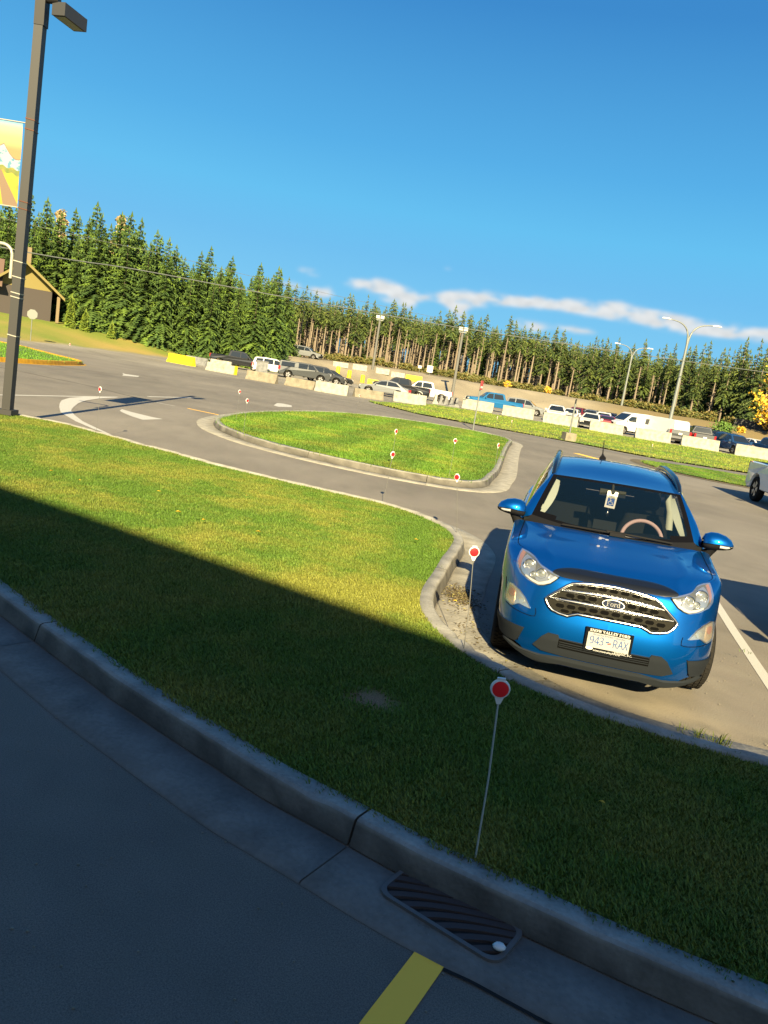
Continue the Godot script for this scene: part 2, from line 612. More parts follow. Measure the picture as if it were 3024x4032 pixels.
func terrain(p) -> float:
	var d = p.length()
	if d < 50.0 or p.y > 0.0:
		return 0.0
	var az = rad_to_deg(atan2(p.x, -p.y))
	var k = (d - lut(foot, az)) / lut(run_, az)
	if k <= 0.0:
		return 0.0
	return lut(rise, az) * ss(0, 1, k) + nh.get_noise_2d(p.x, p.y) * 0.25 * min(k, 1.0)

var n1 := noise(21, 0.35, 3)
var n2 := noise(22, 2.2, 3)
var n3 := noise(23, 0.05, 3)
var stains = [[2.55, -5.30, 0.10, 0.07, 0.5], [2.85, -5.12, 0.35, 0.09, 0.25], [3.02, -5.22, 0.2, 0.07, 0.3], [2.2, -5.75, 0.5, 0.22, 0.22], [0.9, -20.0, 0.9, 0.6, 0.2], [-6.2, -17.6, 0.18, 0.1, 0.45], [-0.9, -14.0, 0.5, 0.3, 0.12], [2.6, -12.0, 0.8, 0.5, 0.13], [-3.5, -4.2, 1.0, 0.4, 0.15]]

var drive_tab := []

func drive_edge(x) -> float:
	if drive_tab.is_empty():
		drive_tab = offset_line(curve(vv(near_pts), 0.3), -0.45)
	return lut(drive_tab, x)

func ground_color(p) -> Color:
	var d = p.length()
	var v = 1.0 + 0.22 * n1.get_noise_2d(p.x, p.y) + 0.16 * n2.get_noise_2d(p.x, p.y) + 0.25 * n3.get_noise_2d(p.x, p.y) + 0.10 * n1.get_noise_2d(p.x * 0.25 + p.y * 0.9, p.y * 0.12)
	var c = Color(0.131, 0.118, 0.100) * v
	if p.y > -20.0 and p.x > -16.0:   # near drive: its shade deepened in the asphalt colour
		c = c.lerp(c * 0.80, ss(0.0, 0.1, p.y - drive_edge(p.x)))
	var warm = Color(0.205, 0.175, 0.12) * v
	# sand swept into the corner of the bay and along its kerb
	var s = exp(-pow((p.x - 1.9) / 1.5, 2) - pow((p.y + 5.35 - (p.x - 1.5) * 0.35) / 0.55, 2))
	c = c.lerp(warm, clamp(s * (0.75 + 0.9 * n2.get_noise_2d(p.x + 9, p.y)), 0, 1))
	for t in stains:
		var u = (p.x - t[0]) / t[2]
		var w = (p.y - t[1]) / t[3]
		var q = u * u + w * w
		if q < 5.0:
			c = c * (1.0 - t[4] * exp(-q * 1.3) * (0.8 + 0.8 * n2.get_noise_2d(p.x * 3, p.y * 3)))
	if p.y > 0.0:
		return c * 1.7
	if d > 40.0:
		var az = rad_to_deg(atan2(p.x, -p.y))
		var gravel = Color(0.185, 0.17, 0.14) * v
		c = c.lerp(gravel, ss(46, 70, d + 12.0 * n3.get_noise_2d(p.x * 2, p.y * 2)))
		var k = (d - lut(foot, az)) / lut(run_, az)
		if k > -0.3:
			var gr = Color(0.12, 0.165, 0.012).lerp(Color(0.27, 0.20, 0.05), clamp(0.5 + 0.9 * n1.get_noise_2d(p.x * 0.3, p.y * 0.3) - (k - 0.25) * 0.7, 0, 1))
			var sand = Color(0.205, 0.176, 0.125) * (1.0 + 0.35 * n1.get_noise_2d(p.x * 0.6, p.y * 0.6))
			sand = sand.lerp(Color(0.15, 0.115, 0.05), ss(12, 17, az) * ss(0.15, 0.5, k))
			var side = ss(-13, -9, az)
			var bank = gr.lerp(sand, side)
			var rough = nf.get_noise_2d(p.x, p.y) * 0.12
			c = c.lerp(bank, ss(-0.02, 0.08, k + rough * 0.5))
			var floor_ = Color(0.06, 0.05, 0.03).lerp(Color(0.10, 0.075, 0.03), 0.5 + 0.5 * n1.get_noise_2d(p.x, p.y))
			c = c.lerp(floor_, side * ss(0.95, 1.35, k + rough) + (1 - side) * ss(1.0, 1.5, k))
	return c * 1.7

func steps(spec) -> Array:   # [start, end, step, end, step ...]
	var out := [spec[0]]
	var i = 1
	while i < spec.size():
		var a = out[-1]
		var e = spec[i]
		var n = max(1, int(round(abs(e - a) / spec[i + 1])))
		for k in range(1, n + 1):
			out.append(lerp(float(a), float(e), float(k) / n))
		i += 2
	return out

func grid_mesh(xs, zs, hf, cf) -> ArrayMesh:
	var vs := PackedVector3Array()
	var ns := PackedVector3Array()
	var cs := PackedColorArray()
	var ix := PackedInt32Array()
	for z in zs:
		for x in xs:
			var p = Vector2(x, z)
			var y = hf.call(p)
			vs.append(Vector3(x, y, z))
			cs.append(cf.call(p))
			if p.length() > 50.0:
				ns.append(Vector3(y - hf.call(p + Vector2(0.5, 0)), 0.5, y - hf.call(p + Vector2(0, 0.5))).normalized())
			else:
				ns.append(Vector3.UP)
	var w = xs.size()
	for j in zs.size() - 1:
		for i in w - 1:
			var a = j * w + i
			ix.append_array([a, a + w, a + 1, a + 1, a + w, a + w + 1])
	var ar := []
	ar.resize(Mesh.ARRAY_MAX)
	ar[Mesh.ARRAY_VERTEX] = vs
	ar[Mesh.ARRAY_NORMAL] = ns
	ar[Mesh.ARRAY_COLOR] = cs
	ar[Mesh.ARRAY_INDEX] = ix
	var m := ArrayMesh.new()
	m.add_surface_from_arrays(Mesh.PRIMITIVE_TRIANGLES, ar)
	return m

# ---------------------------------------------------------------- kerbs, lawns, grass
func kerb(called, line, side, joints, gutter, m, gm, closed := false, top := 0.15, first := 0.0):
	# line: inner (lawn) edge; side +1 when the gutter lies to the left of travel
	var holder := Node3D.new()
	holder.name = numbered(called, self)
	add_child(holder)
	holder.set_meta("kind", "structure")
	var prof = [[-0.02, 0.02], [0.0, top], [0.104, top + 0.002], [0.124, top - 0.007], [0.132, top - 0.026], [0.158, 0.008]]
	var gp = [[0.168, 0.004], [0.172, 0.009], [gutter - 0.01, 0.013], [gutter, 0.002]]
	var wob = noise(31, 1.3, 3)
	var rows := []
	var grows := []
	var n = line.size()
	var acc = first
	var mottle = noise(32, 2.6, 4)
	for i in (n + 1 if closed else n):
		var p = line[i % n]
		var a = line[(i - 1 + n) % n] if closed else line[max(i - 1, 0)]
		var b = line[(i + 1) % n] if closed else line[min(i + 1, n - 1)]
		var t = (b - a).normalized()
		var o = Vector2(t.y, -t.x) * side
		var jit = wob.get_noise_2d(p.x * 2, p.y * 2) * 0.006
		var row := []
		for q in prof:
			var w = p + o * (q[0] + jit)
			var chip = max(0.0, wob.get_noise_2d(p.x * 7.0 + 50.0, p.y * 7.0) - 0.28) * 0.09 if q[0] > 0.1 and q[1] > 0.05 else 0.0
			row.append(Vector3(w.x - o.x * chip * 0.6, max(q[1] + jit * 0.5 - chip, 0.0), w.y - o.y * chip * 0.6))
		var gr := []
		for q in gp:
			var w = p + o * q[0]
			gr.append(Vector3(w.x, q[1], w.y))
		if i > 0:
			acc += p.distance_to(line[(i - 1) % n])
		var fresh = row.duplicate()
		var gfresh = gr.duplicate()
		rows.append(row)
		grows.append(gr)
		var last = i == (n if closed else n - 1)
		if (acc > joints and rows.size() > 1) or last:
			if rows.size() > 1:
				var gap = Vector3(t.x, 0, t.y) * 0.012
				for k in rows[-1].size():
					rows[-1][k] -= gap
				var kb := B.new()
				for j in rows.size() - 1:
					for k in prof.size() - 1:
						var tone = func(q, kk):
							var d = 0.5 + 0.9 * mottle.get_noise_2d(q.x + q.y * 3.0, q.z)
							var face = [1.0, 1.0, 1.0, 0.8, 0.45, 0.34][kk]  # top stays pale, face toned darker and browner downwards
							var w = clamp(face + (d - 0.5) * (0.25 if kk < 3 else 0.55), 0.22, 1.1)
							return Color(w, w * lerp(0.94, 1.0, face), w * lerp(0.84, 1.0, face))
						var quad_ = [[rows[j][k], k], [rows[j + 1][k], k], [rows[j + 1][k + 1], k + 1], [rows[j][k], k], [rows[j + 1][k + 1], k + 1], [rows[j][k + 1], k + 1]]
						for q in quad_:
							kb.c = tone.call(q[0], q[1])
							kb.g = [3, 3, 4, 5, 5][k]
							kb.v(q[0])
				kb.c = Color(0.3, 0.28, 0.25)
				kb.g = -1
				for e in [0, rows.size() - 1]:
					kb.fan(rows[e], rows[e][0])
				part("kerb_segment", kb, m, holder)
				if gutter > 0.2:
					for k in grows[-1].size():
						grows[-1][k] -= gap * 0.5
					var gb := B.new()
					gb.grid(grows)
					part("gutter_slab", gb, gm, holder)
			acc = fmod(acc, joints)
			rows = [fresh]
			grows = [gfresh]
	return holder

var ng := noise(41, 0.5, 3)
var ng2 := noise(42, 3.0, 2)

func lawn_tint(p, dry) -> Color:
	var k = clamp(0.42 + 0.95 * ng.get_noise_2d(p.x, p.y) + 0.5 * ng2.get_noise_2d(p.x, p.y) + dry, 0, 1)
	return Color(0.075, 0.152, 0.008).lerp(Color(0.225, 0.215, 0.03), k * 0.75)

func tuft(seed_, blades, h, spread, wide) -> ArrayMesh:
	var r := RandomNumberGenerator.new()
	r.seed = seed_
	var b := B.new(true)
	for i in blades:
		var a = r.randf() * TAU
		var o = Vector3(cos(a), 0, sin(a)) * spread * sqrt(r.randf())
		var t = r.randf() * TAU
		var lean = Vector3(cos(t), 0, sin(t)) * h * r.randf_range(0.2, 0.9)
		var hh = h * r.randf_range(0.5, 1.1)
		var sd = Vector3(-sin(t + 0.6), 0, cos(t + 0.6)) * wide
		var k = r.randf_range(0.65, 1.3)
		b.c = Color(k, k * r.randf_range(0.93, 1.07), k)
		var mid = o + lean * 0.4 + Vector3(0, hh * 0.62, 0)
		b.tri(o - sd, mid - sd * 0.7, o + sd)
		b.tri(o + sd, mid - sd * 0.7, mid + sd * 0.7)
		b.tri(mid - sd * 0.7, o + lean + Vector3(0, hh, 0), mid + sd * 0.7)
	return b.mesh()

func scatter(called, poly, count, hf, mesh_, tint, seed_, dens = null, smin := 0.7, smax := 1.25):
	var r := RandomNumberGenerator.new()
	r.seed = seed_
	var pp := PackedVector2Array(poly)
	var lo = pp[0]
	var hi = pp[0]
	for p in pp:
		lo = lo.min(p)
		hi = hi.max(p)
	var xs := []
	var cs := []
	var tries = 0
	while xs.size() < count and tries < count * 8:
		tries += 1
		var p = Vector2(r.randf_range(lo.x, hi.x), r.randf_range(lo.y, hi.y))
		if dens != null and r.randf() > dens.call(p):
			continue
		if not Geometry2D.is_point_in_polygon(p, pp):
			continue
		var s = r.randf_range(smin, smax)
		xs.append(Transform3D(Basis(Vector3.UP, r.randf() * TAU).scaled(Vector3(s, s * r.randf_range(0.75, 1.2), s)), Vector3(p.x, hf.call(p) - 0.004, p.y)))
		cs.append(tint.call(p) * r.randf_range(0.8, 1.2))
	var mm := MultiMesh.new()
	mm.transform_format = MultiMesh.TRANSFORM_3D
	mm.use_colors = true
	mm.mesh = mesh_
	mm.instance_count = xs.size()
	for i in xs.size():
		mm.set_instance_transform(i, xs[i])
		mm.set_instance_color(i, cs[i])
	var o := MultiMeshInstance3D.new()
	o.name = numbered(called, self)
	o.multimesh = mm
	o.material_override = M["grass_blade"]
	add_child(o)
	o.set_meta("kind", "stuff")
	return o

# ---------------------------------------------------------------- setting pieces
var near_pts = [-16, -16.2, -13, -14.2, -10, -11.7, -7.5, -9.6, -5.5, -7.95, -4.2, -6.85, -2.87, -5.69, -2.19, -5.1, -1.66, -4.66, -1.3, -4.36, -0.94, -4.09, -0.6, -3.84, -0.28, -3.61, 0.02, -3.43, 0.17, -3.34, 0.52, -3.13, 0.93, -2.93, 1.32, -2.75, 1.69, -2.6, 2.6, -2.27, 4, -1.9, 6, -1.6, 10, -1.3]
var far_pts = [-16, -17.2, -12, -16.4, -9, -15.75, -7.5, -15.4, -6.8, -15.3, -6.18, -15.0, -5.23, -14.45, -4.67, -14.08, -3.82, -13.65, -3.23, -13.25, -2.65, -12.95, -1.73, -12.55, -1.04, -12.3, -0.22, -12.0, 0.27, -11.68, 0.65, -11.25, 0.9, -10.75, 0.98, -10.1, 0.88, -9.4, 0.75, -8.75, 0.62, -8.0, 0.5, -7.35, 0.46, -6.85, 0.51, -6.42, 0.63, -6.05, 0.79, -5.72, 0.97, -5.46, 1.15, -5.24, 1.36, -5.06, 1.6, -4.9, 1.84, -4.78, 2.1, -4.68, 2.42, -4.58, 2.64, -4.53, 3.4, -4.37, 5, -4.2, 10, -4.0]
var isle_pts = [-5.05, -22.3, -4.75, -20.8, -4.29, -19.7, -3.43, -18.5, -2.55, -17.75, -1.57, -17.15, -0.64, -16.75, 0.24, -16.48, 1.05, -16.4, 1.6, -16.55, 2.02, -17.2, 2.33, -18.6, 2.75, -20.7, 3.67, -26.58, 4.4, -31, 4.85, -33.6, 4.6, -35.2, 3.6, -36.2, 2.05, -36.6, 0.14, -36.2, -1.68, -34.9, -3.2, -32.2, -4.32, -28.6, -4.95, -25.2]
var yellow_pts = [-17.3, -41.3, -16.85, -38.5, -16.85, -35.5, -17.3, -33, -18.5, -29.5, -24, -26, -31, -28, -35, -40, -31, -51, -25, -49, -22.3, -46.6, -19.8, -43.9]
var strip_pts = [-2.2, -53, 0.1, -48.3, 1.3, -46.2, 3.06, -45.3, 5.5, -44.2, 8, -43.2, 10.5, -41.8, 12.4, -40.3, 15.2, -39.7, 18.2, -39.9, 24, -40, 44, -41, 52, -52, 45, -61, 30, -63.4, 20, -65.9, 12, -67.6, 5.4, -68, 2.4, -66.5, 1.2, -60, -0.9, -56]
var verge_pts = [11.6, -36.0, 12.6, -36.6, 14.8, -37.1, 16.5, -36.9, 18.5, -36.5, 26, -36, 34, -35.6, 34, -29, 26, -28.8, 18, -29.4, 13.9, -30.2, 12.1, -31.2, 11.3, -32.6, 11.1, -34.4]

func lawn_h(p) -> float:
	return 0.112 + 0.010 * (1.0 + ng.get_noise_2d(p.x, p.y))

func marking(called, poly, m, y := 0.004):
	var b := B.new()
	for p in clipped(poly, 0.7):
		b.v(Vector3(p.x, y, p.y))
	var o = part(called, b, m)
	o.set_meta("kind", "structure")
	return o

func band(line, w) -> Array:
	var a = offset_line(line, w * 0.5)
	var c = offset_line(line, -w * 0.5)
	c.reverse()
	return a + c

func build_setting():
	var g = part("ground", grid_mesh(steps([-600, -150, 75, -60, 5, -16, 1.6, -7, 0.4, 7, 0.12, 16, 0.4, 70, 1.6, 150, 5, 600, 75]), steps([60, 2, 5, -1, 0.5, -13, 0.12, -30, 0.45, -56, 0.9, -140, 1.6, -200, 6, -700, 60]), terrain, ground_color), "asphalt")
	g.set_meta("kind", "structure")
	# lawns
	var near_line = curve(vv(near_pts), 0.12)
	var far_line = curve(vv(far_pts), 0.12)
	var lawn = near_line.duplicate()
	var fr = far_line.duplicate()
	fr.reverse()
	lawn += fr
	var bare = Vector2(0.12, -4.6)
	var dry = func(p):
		var d = -0.12
		d += 0.55 * exp(-pow((p.x + 0.1) / 1.5, 2) - pow((p.y + 6.9) / 0.8, 2))
		d += 0.5 * exp(-pow((p.x - 1.5) / 0.9, 2) - pow((p.y + 3.3) / 0.3, 2))
		d += 0.3 * exp(-pow((p.x + 1.3) / 0.8, 2) - pow((p.y + 8.2) / 0.5, 2))
		return d
	var soil = func(p):
		var c = lawn_tint(p, dry.call(p)) * 1.1
		var q = p.distance_to(bare) + 0.05 * ng2.get_noise_2d(p.x * 2, p.y * 2)
		return c.lerp(Color(0.26, 0.165, 0.085), ss(0.26, 0.12, q))
	part("lawn", sheet(lawn, 0.16, lawn_h, soil), "turf").set_meta("kind", "structure")
	var near_joint = 0.0
	for i in near_line.size():
		if i > 0:
			near_joint += near_line[i].distance_to(near_line[i - 1])
		if near_line[i].x > 0.21:
			break
	near_joint = ceil(near_joint / 2.92) * 2.92 - near_joint + 0.10
	kerb("kerb", near_line, -1, 2.92, 0.52, "concrete", "gutter_shaded", false, 0.128, near_joint)
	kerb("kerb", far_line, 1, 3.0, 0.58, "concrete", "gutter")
	var isle = curve(vv(isle_pts), 0.35, true)
	var mow = func(p):
		var c = lawn_tint(p, -0.3) * Color(0.92, 1.0, 0.8)
		return c * (1.0 + 0.10 * sign(sin(p.x * 3.1 + p.y * 0.45)) * ss(0.0, 0.4, abs(sin(p.x * 3.1 + p.y * 0.45))) * 1.5)
	part("lawn", sheet(isle, 0.5, lawn_h, mow), "turf").set_meta("kind", "structure")
	kerb("kerb", isle, -1, 3.0, 0.62, "concrete", "gutter", true)
	var yi = curve(vv(yellow_pts), 0.6, true)
	var ygrass = func(p): return Color(0.085, 0.19, 0.008) * (1.0 + 0.3 * ng.get_noise_2d(p.x, p.y))
	part("lawn", sheet(yi, 0.8, lawn_h, ygrass), "turf").set_meta("kind", "structure")
	kerb("kerb", yi, 1, 3.0, 0.34, "yellow_paint", "yellow_paint", true, 0.19)
	scatter("grass", yi, 2600, lawn_h, tuft(12, 9, 0.1, 0.3, 0.014), ygrass, 15)
	var far_tint = func(p): return lawn_tint(p * 0.6, 0.12) * 1.25
	var low = func(p): return 0.03 + 0.04 * ng.get_noise_2d(p.x * 0.3, p.y * 0.3)
	part("grass_verge", sheet(curve(vv(strip_pts), 0.6, true), 0.8, func(p): return 0.06 + 0.04 * ng.get_noise_2d(p.x * 0.3, p.y * 0.3), far_tint), "turf").set_meta("kind", "structure")
	var verge = curve(vv(verge_pts), 0.5, true)
	var dirt_edge = offset_line(verge, 0.55, true)
	if edge_distance(Vector2(10.0, -33), dirt_edge) > edge_distance(Vector2(10.0, -33), verge):
		dirt_edge = offset_line(verge, -0.55, true)
	part("bare_soil", sheet(dirt_edge, 0.8, func(_p): return 0.012, func(p): return Color(0.15, 0.115, 0.06) * (1 + 0.4 * ng.get_noise_2d(p.x, p.y))), "turf").set_meta("kind", "structure")
	part("grass_verge", sheet(verge, 0.5, func(p): return 0.03 + 0.02 * (1 + ng.get_noise_2d(p.x, p.y)), mow), "turf").set_meta("kind", "structure")
	# blades of grass
	var blade_near = tuft(1, 12, 0.028, 0.075, 0.0036)
	var blade_far = tuft(2, 10, 0.05, 0.16, 0.007)
	var dn = func(p):
		if p.x < -9.5 or p.x > 4.5:
			return 0.0
		var d = 1.0 if p.y > -8.5 else 0.55
		return d * ss(0.10, 0.24, p.distance_to(bare) + 0.05 * ng2.get_noise_2d(p.x * 2, p.y * 2))
	scatter("grass", lawn, 110000, lawn_h, blade_near, func(p): return lawn_tint(p, dry.call(p)), 5, dn)
	scatter("grass", band(offset_line(near_line, 0.03), 0.07), 1500, lawn_h, blade_near, func(p): return lawn_tint(p, 0.05), 6, func(p): return 1.0 if p.x > -5.5 and p.x < 4.0 else 0.0, 0.8, 1.4)
	scatter("grass", band(offset_line(far_line, 0.0), 0.10), 4200, lawn_h, blade_near, func(p): return lawn_tint(p, 0.05), 7, func(p): return 1.0 if p.x > -8 and p.x < 4.0 else 0.0, 0.8, 1.5)
	scatter("grass", isle, 22000, lawn_h, blade_far, mow, 8, func(p): return 1.0 if p.y > -27 else 0.45)
	scatter("grass", curve(vv(strip_pts), 0.6, true), 9000, low, tuft(3, 10, 0.10, 0.4, 0.014), far_tint, 9, func(p): return 1.0 if p.x < 34 else 0.0)
	scatter("grass", verge, 5000, func(_p): return 0.04, blade_far, mow, 10, func(p): return 1.0 if p.x < 22 else 0.0)
	# weeds at the foot of the kerb in the bay
	scatter("weeds", [Vector2(2.3, -5.2), Vector2(2.62, -5.02), Vector2(2.6, -4.96), Vector2(2.28, -5.12)], 9, func(_p): return 0.01, tuft(4, 7, 0.08, 0.05, 0.004), func(_p): return Color(0.10, 0.13, 0.02), 11)
	# painted lines
	marking("painted_line", band(vv([-13.2, -8.6, -10.35, -19.73, -9.07, -24.9]), 0.14), "white_paint")
	marking("painted_line", band(vv([-8.82, -27.0, -8.05, -30.0]), 0.16), "white_paint")
	marking("painted_line", vv([-9.02, -24.9, -9.45, -23.4, -9.42, -22.0, -9.2, -21.0, -8.85, -20.1, -8.48, -19.25, -7.94, -18.13, -7.06, -16.93, -6.35, -16.15, -5.85, -15.72, -5.75, -15.66, -6.3, -16.3, -7.0, -17.15, -7.6, -18.1, -8.05, -18.95, -8.35, -19.8, -8.7, -20.9, -8.95, -22.0, -9.08, -23.3]), "white_paint", 0.008)
	marking("painted_arrow", vv([-7.62, -21.25, -7.28, -20.95, -6.56, -20.5, -6.2, -20.4, -6.42, -19.45, -6.85, -19.85, -7.28, -20.4, -7.5, -20.75]), "white_paint")
	marking("painted_arrow", vv([-14.25, -39.3, -13.94, -38.85, -13.3, -39.1, -13.0, -38.0, -13.42, -37.0, -13.75, -38.1]), "white_paint")
	marking("painted_arrow", vv([-5.6, -35.2, -5.36, -35.5, -4.93, -35.2, -4.75, -34.0, -5.15, -32.8, -5.42, -33.2]), "white_paint")
	marking("painted_line", band(vv([-7.95, -25.2, -7.26, -25.0]), 0.08), "white_paint")
	marking("painted_line", band(vv([-6.81, -24.9, -5.35, -24.2]), 0.1), "lane_yellow")
	marking("painted_line", band(vv([7.9, -33.9, 8.6, -32.4]), 0.35), "lane_yellow")
	marking("painted_line", band(vv([4.9, -12.0, 3.99, -8.2, 3.4, -5.6]), 0.105), "white_paint")
	marking("painted_line", band(vv([0.49, -2.68, 0.27, -2.26, -0.3, -1.15]), 0.125), "lane_yellow")
	# sealed cracks
	for w in [[-20, -31, -14.75, -29.3, -12.96, -28.4, -12.12, -28.1, -10.9, -27.4, -9.45, -26.3, -7.95, -25.3], [-18, -36.2, -16.6, -35.9, -15.4, -36.2, -14.66, -36.8, -12.0, -38.2], [-26.1, -63.8, -20.4, -56, -16, -52.4, -11.2, -49.8, -4, -47.5, 1, -43.5]]:
		marking("road_crack", band(curve(vv(w), 0.5), 0.05), "tar")
	var seam := []
	for p in offset_line(near_line, -0.53):
		if p.x > 0.45 and p.x < 4.0:
			seam.append(p + Vector2(0, 0.012 * ng2.get_noise_2d(p.x * 3, p.y)))
	marking("road_crack", band(seam, 0.016), "tar", 0.0065)
	marking("pavement_strip", curve(vv([6.2, -42.2, 9.5, -40.6, 11.6, -38.6, 13.5, -37.9, 16.5, -37.7, 24, -37.5, 40, -37, 40, -38.6, 24, -39.2, 15.5, -39.2, 12.6, -39.6, 10.2, -41.2, 7.6, -42.7]), 0.6, true), "path", 0.005)

func build_drain():
	var t = thing("storm_drain_grate", "dark iron storm drain grate with slanting curved slots in the gutter", "drain grate", Vector3(0.535, 0.010, -2.862), deg_to_rad(-33.7))
	var w = 0.29
	var d = 0.135
	var outline := []
	for q in [[1, 1], [-1, 1], [-1, -1], [1, -1]]:
		for k in 6:
			out_corner(outline, Vector2(q[0] * (w - 0.06), q[1] * (d - 0.06)), 0.06, q, k)
	var pit := B.new(true)
	for i in range(1, outline.size() - 1):
		pit.tri(Vector3(outline[0].x, 0.003, outline[0].y), Vector3(outline[i].x, 0.003, outline[i].y), Vector3(outline[i + 1].x, 0.003, outline[i + 1].y))
	part("pit_plate", pit, "pit", t)  # near-black plate, the darkness of the drain pit given as colour
	var fr := B.new(true)
	var n = outline.size()
	for i in n:
		var a = outline[i]
		var b = outline[(i + 1) % n]
		var ai = a * Vector2(0.93, 0.86)
		var bi = b * Vector2(0.93, 0.86)
		fr.quad(Vector3(a.x, 0.0155, a.y), Vector3(b.x, 0.0155, b.y), Vector3(bi.x, 0.016, bi.y), Vector3(ai.x, 0.016, ai.y))
		fr.quad(Vector3(a.x, 0.0, a.y), Vector3(b.x, 0.0, b.y), Vector3(b.x, 0.0155, b.y), Vector3(a.x, 0.0155, a.y))
		fr.quad(Vector3(ai.x, 0.003, ai.y), Vector3(bi.x, 0.003, bi.y), Vector3(bi.x, 0.016, bi.y), Vector3(ai.x, 0.016, ai.y))
	part("frame", fr, "iron_worn", t)
	var inner := []
	for p in outline:
		inner.append(p * Vector2(0.945, 0.88))
	for k in 11:
		var x0 = -0.425 + 0.085 * k
		var line := []
		for j in 9:
			var v = -1.0 + j * 0.25
			line.append(Vector2(x0 - v * 0.20 - 0.05 * (1.0 - v * v) + 0.03, v * d))
		for piece in Geometry2D.intersect_polygons(PackedVector2Array(band(line, 0.031)), PackedVector2Array(inner)):
			if piece.size() < 3:
				continue
			var br := B.new(true)
			br.extrude(Array(piece), 0.02, Transform3D(Basis(Vector3(1, 0, 0), Vector3(0, 0, 1), Vector3(0, -1, 0)), Vector3(0, 0.0045, 0)))
			part("bar", br, "iron", t)
	var pb := B.new()
	pb.lathe(vv([0.001, -0.012, 0.022, -0.008, 0.028, 0, 0.02, 0.009, 0.001, 0.012]), Vector3.ZERO, Basis(Vector3(1, 0, 0), Vector3(0, 0, -0.8), Vector3(0, 1, 0)), 9)
	var o = part("white_pebble", pb, "white_plastic")
	tag(o, "small white pebble lying on the storm drain grate", "pebble")
	o.position = Vector3(0.715, 0.042, -2.67)

func out_corner(outline, c, r, q, k):
	var base = {Vector2(1, 1): 0.0, Vector2(-1, 1): PI / 2, Vector2(-1, -1): PI, Vector2(1, -1): PI * 1.5}[Vector2(q[0], q[1])]
	var a = base + PI / 2 * k / 5.0
	outline.append(c + Vector2(cos(a), sin(a)) * r)

func stake(at, top, label, turn := 0.0):
	var t = thing("marker_stake", label, "marker stake", at, 0.0, "red reflector stakes along the kerbs")
	var s := B.new()
	s.tube([Vector3(0, -0.05, 0), top * 0.5 + Vector3(0.006, 0, 0), top], 0.0042 if at.z > -4 else 0.0034, 6)
	part("stake", s, "stake_pale" if at.z > -4 else "stake", t)
	var bs = Basis(Vector3.UP, turn) * Basis(Vector3(0, 0, 1), -top.x / top.y)
	var disc := B.new()
	disc.lathe(vv([0.0005, -0.008, 0.038, -0.008, 0.043, -0.004, 0.043, 0.004, 0.039, 0.009, 0.035, 0.009, 0.033, 0.005, 0.0005, 0.005]), top + Vector3(0, 0.02, 0), bs, 24)
	disc.extrude(vv([-0.022, -0.032, 0.022, -0.032, 0.008, -0.068, -0.008, -0.068]), 0.012, Transform3D(bs, top + Vector3(0, 0.02, 0)))
	disc.extrude(vv([-0.018, 0.040, 0.018, 0.040, 0.018, 0.049, -0.018, 0.049]), 0.014, Transform3D(bs, top + Vector3(0, 0.02, 0)))
	part("marker_disc", disc, "white_plastic", t)
	var red := B.new()
	red.lathe(vv([0.0005, 0.0105, 0.033, 0.010, 0.0355, 0.0092]), top + Vector3(0, 0.02, 0), bs, 24)
	part("reflector", red, "reflector", t)

func build_stakes():
	stake(Vector3(0.645, 0.12, -3.09), Vector3(-0.035, 0.775, -0.02), "nearest red reflector stake, in shaded grass close to the storm drain")
	stake(Vector3(0.79, 0.15, -5.75), Vector3(-0.055, 0.74, -0.05), "red reflector stake at the shadow edge beside the blue car's front wheel", 0.1)
	stake(Vector3(1.05, 0.1, -10.44), Vector3(-0.14, 0.79, 0), "red reflector stake on the kerb tip of the near lawn", -0.6)
	stake(Vector3(-0.04, 0.12, -12.17), Vector3(0.03, 0.76, 0), "leaning red reflector stake on the far kerb of the near lawn", 0.6)
	stake(Vector3(-0.02, 0.14, -16.45), Vector3(0, 0.8, 0), "red reflector stake at the left front edge of the middle island lawn", 0.8)
	stake(Vector3(1.26, 0.14, -16.5), Vector3(0, 0.8, 0), "red reflector stake on the island lawn's front corner", 0.3)
	stake(Vector3(2.28, 0.14, -17.2), Vector3(0, 0.8, 0), "red reflector stake at the right concrete edge of the island", 0.9)
	stake(Vector3(-5.8, 0.14, -14.9), Vector3(0, 0.8, 0), "red reflector stake behind the near lawn by the curved white line", -0.5)
	stake(Vector3(-17.6, 0.15, -40.6), Vector3(0, 0.8, 0), "tilted red reflector stake at the yellow kerb island's tip", 0.9)
	stake(Vector3(-4.6, 0.14, -22.0), Vector3(0, 0.8, 0), "upper of two red reflector stakes at the island's left end", 0.9)
	stake(Vector3(-3.68, 0.14, -18.6), Vector3(0, 0.8, 0), "lower of two red reflector stakes at the island's left end", 0.9)
	stake(Vector3(4.37, 0.14, -35.0), Vector3(0, 0.8, 0), "pale reflector stake at the back right of the island, the left one", 1.1)
	stake(Vector3(4.8, 0.14, -33.3), Vector3(0, 0.8, 0), "pale reflector stake at the back right of the island, the right one", 1.1)
	stake(Vector3(11.3, 0.04, -34.6), Vector3(0.05, 0.8, 0), "red reflector stake on the grass verge behind the blue car's roof", 1.0)
	stake(Vector3(-1.9, 0.14, -34.6), Vector3(0, 0.8, 0), "red reflector stake at the back edge of the middle island", 1.0)

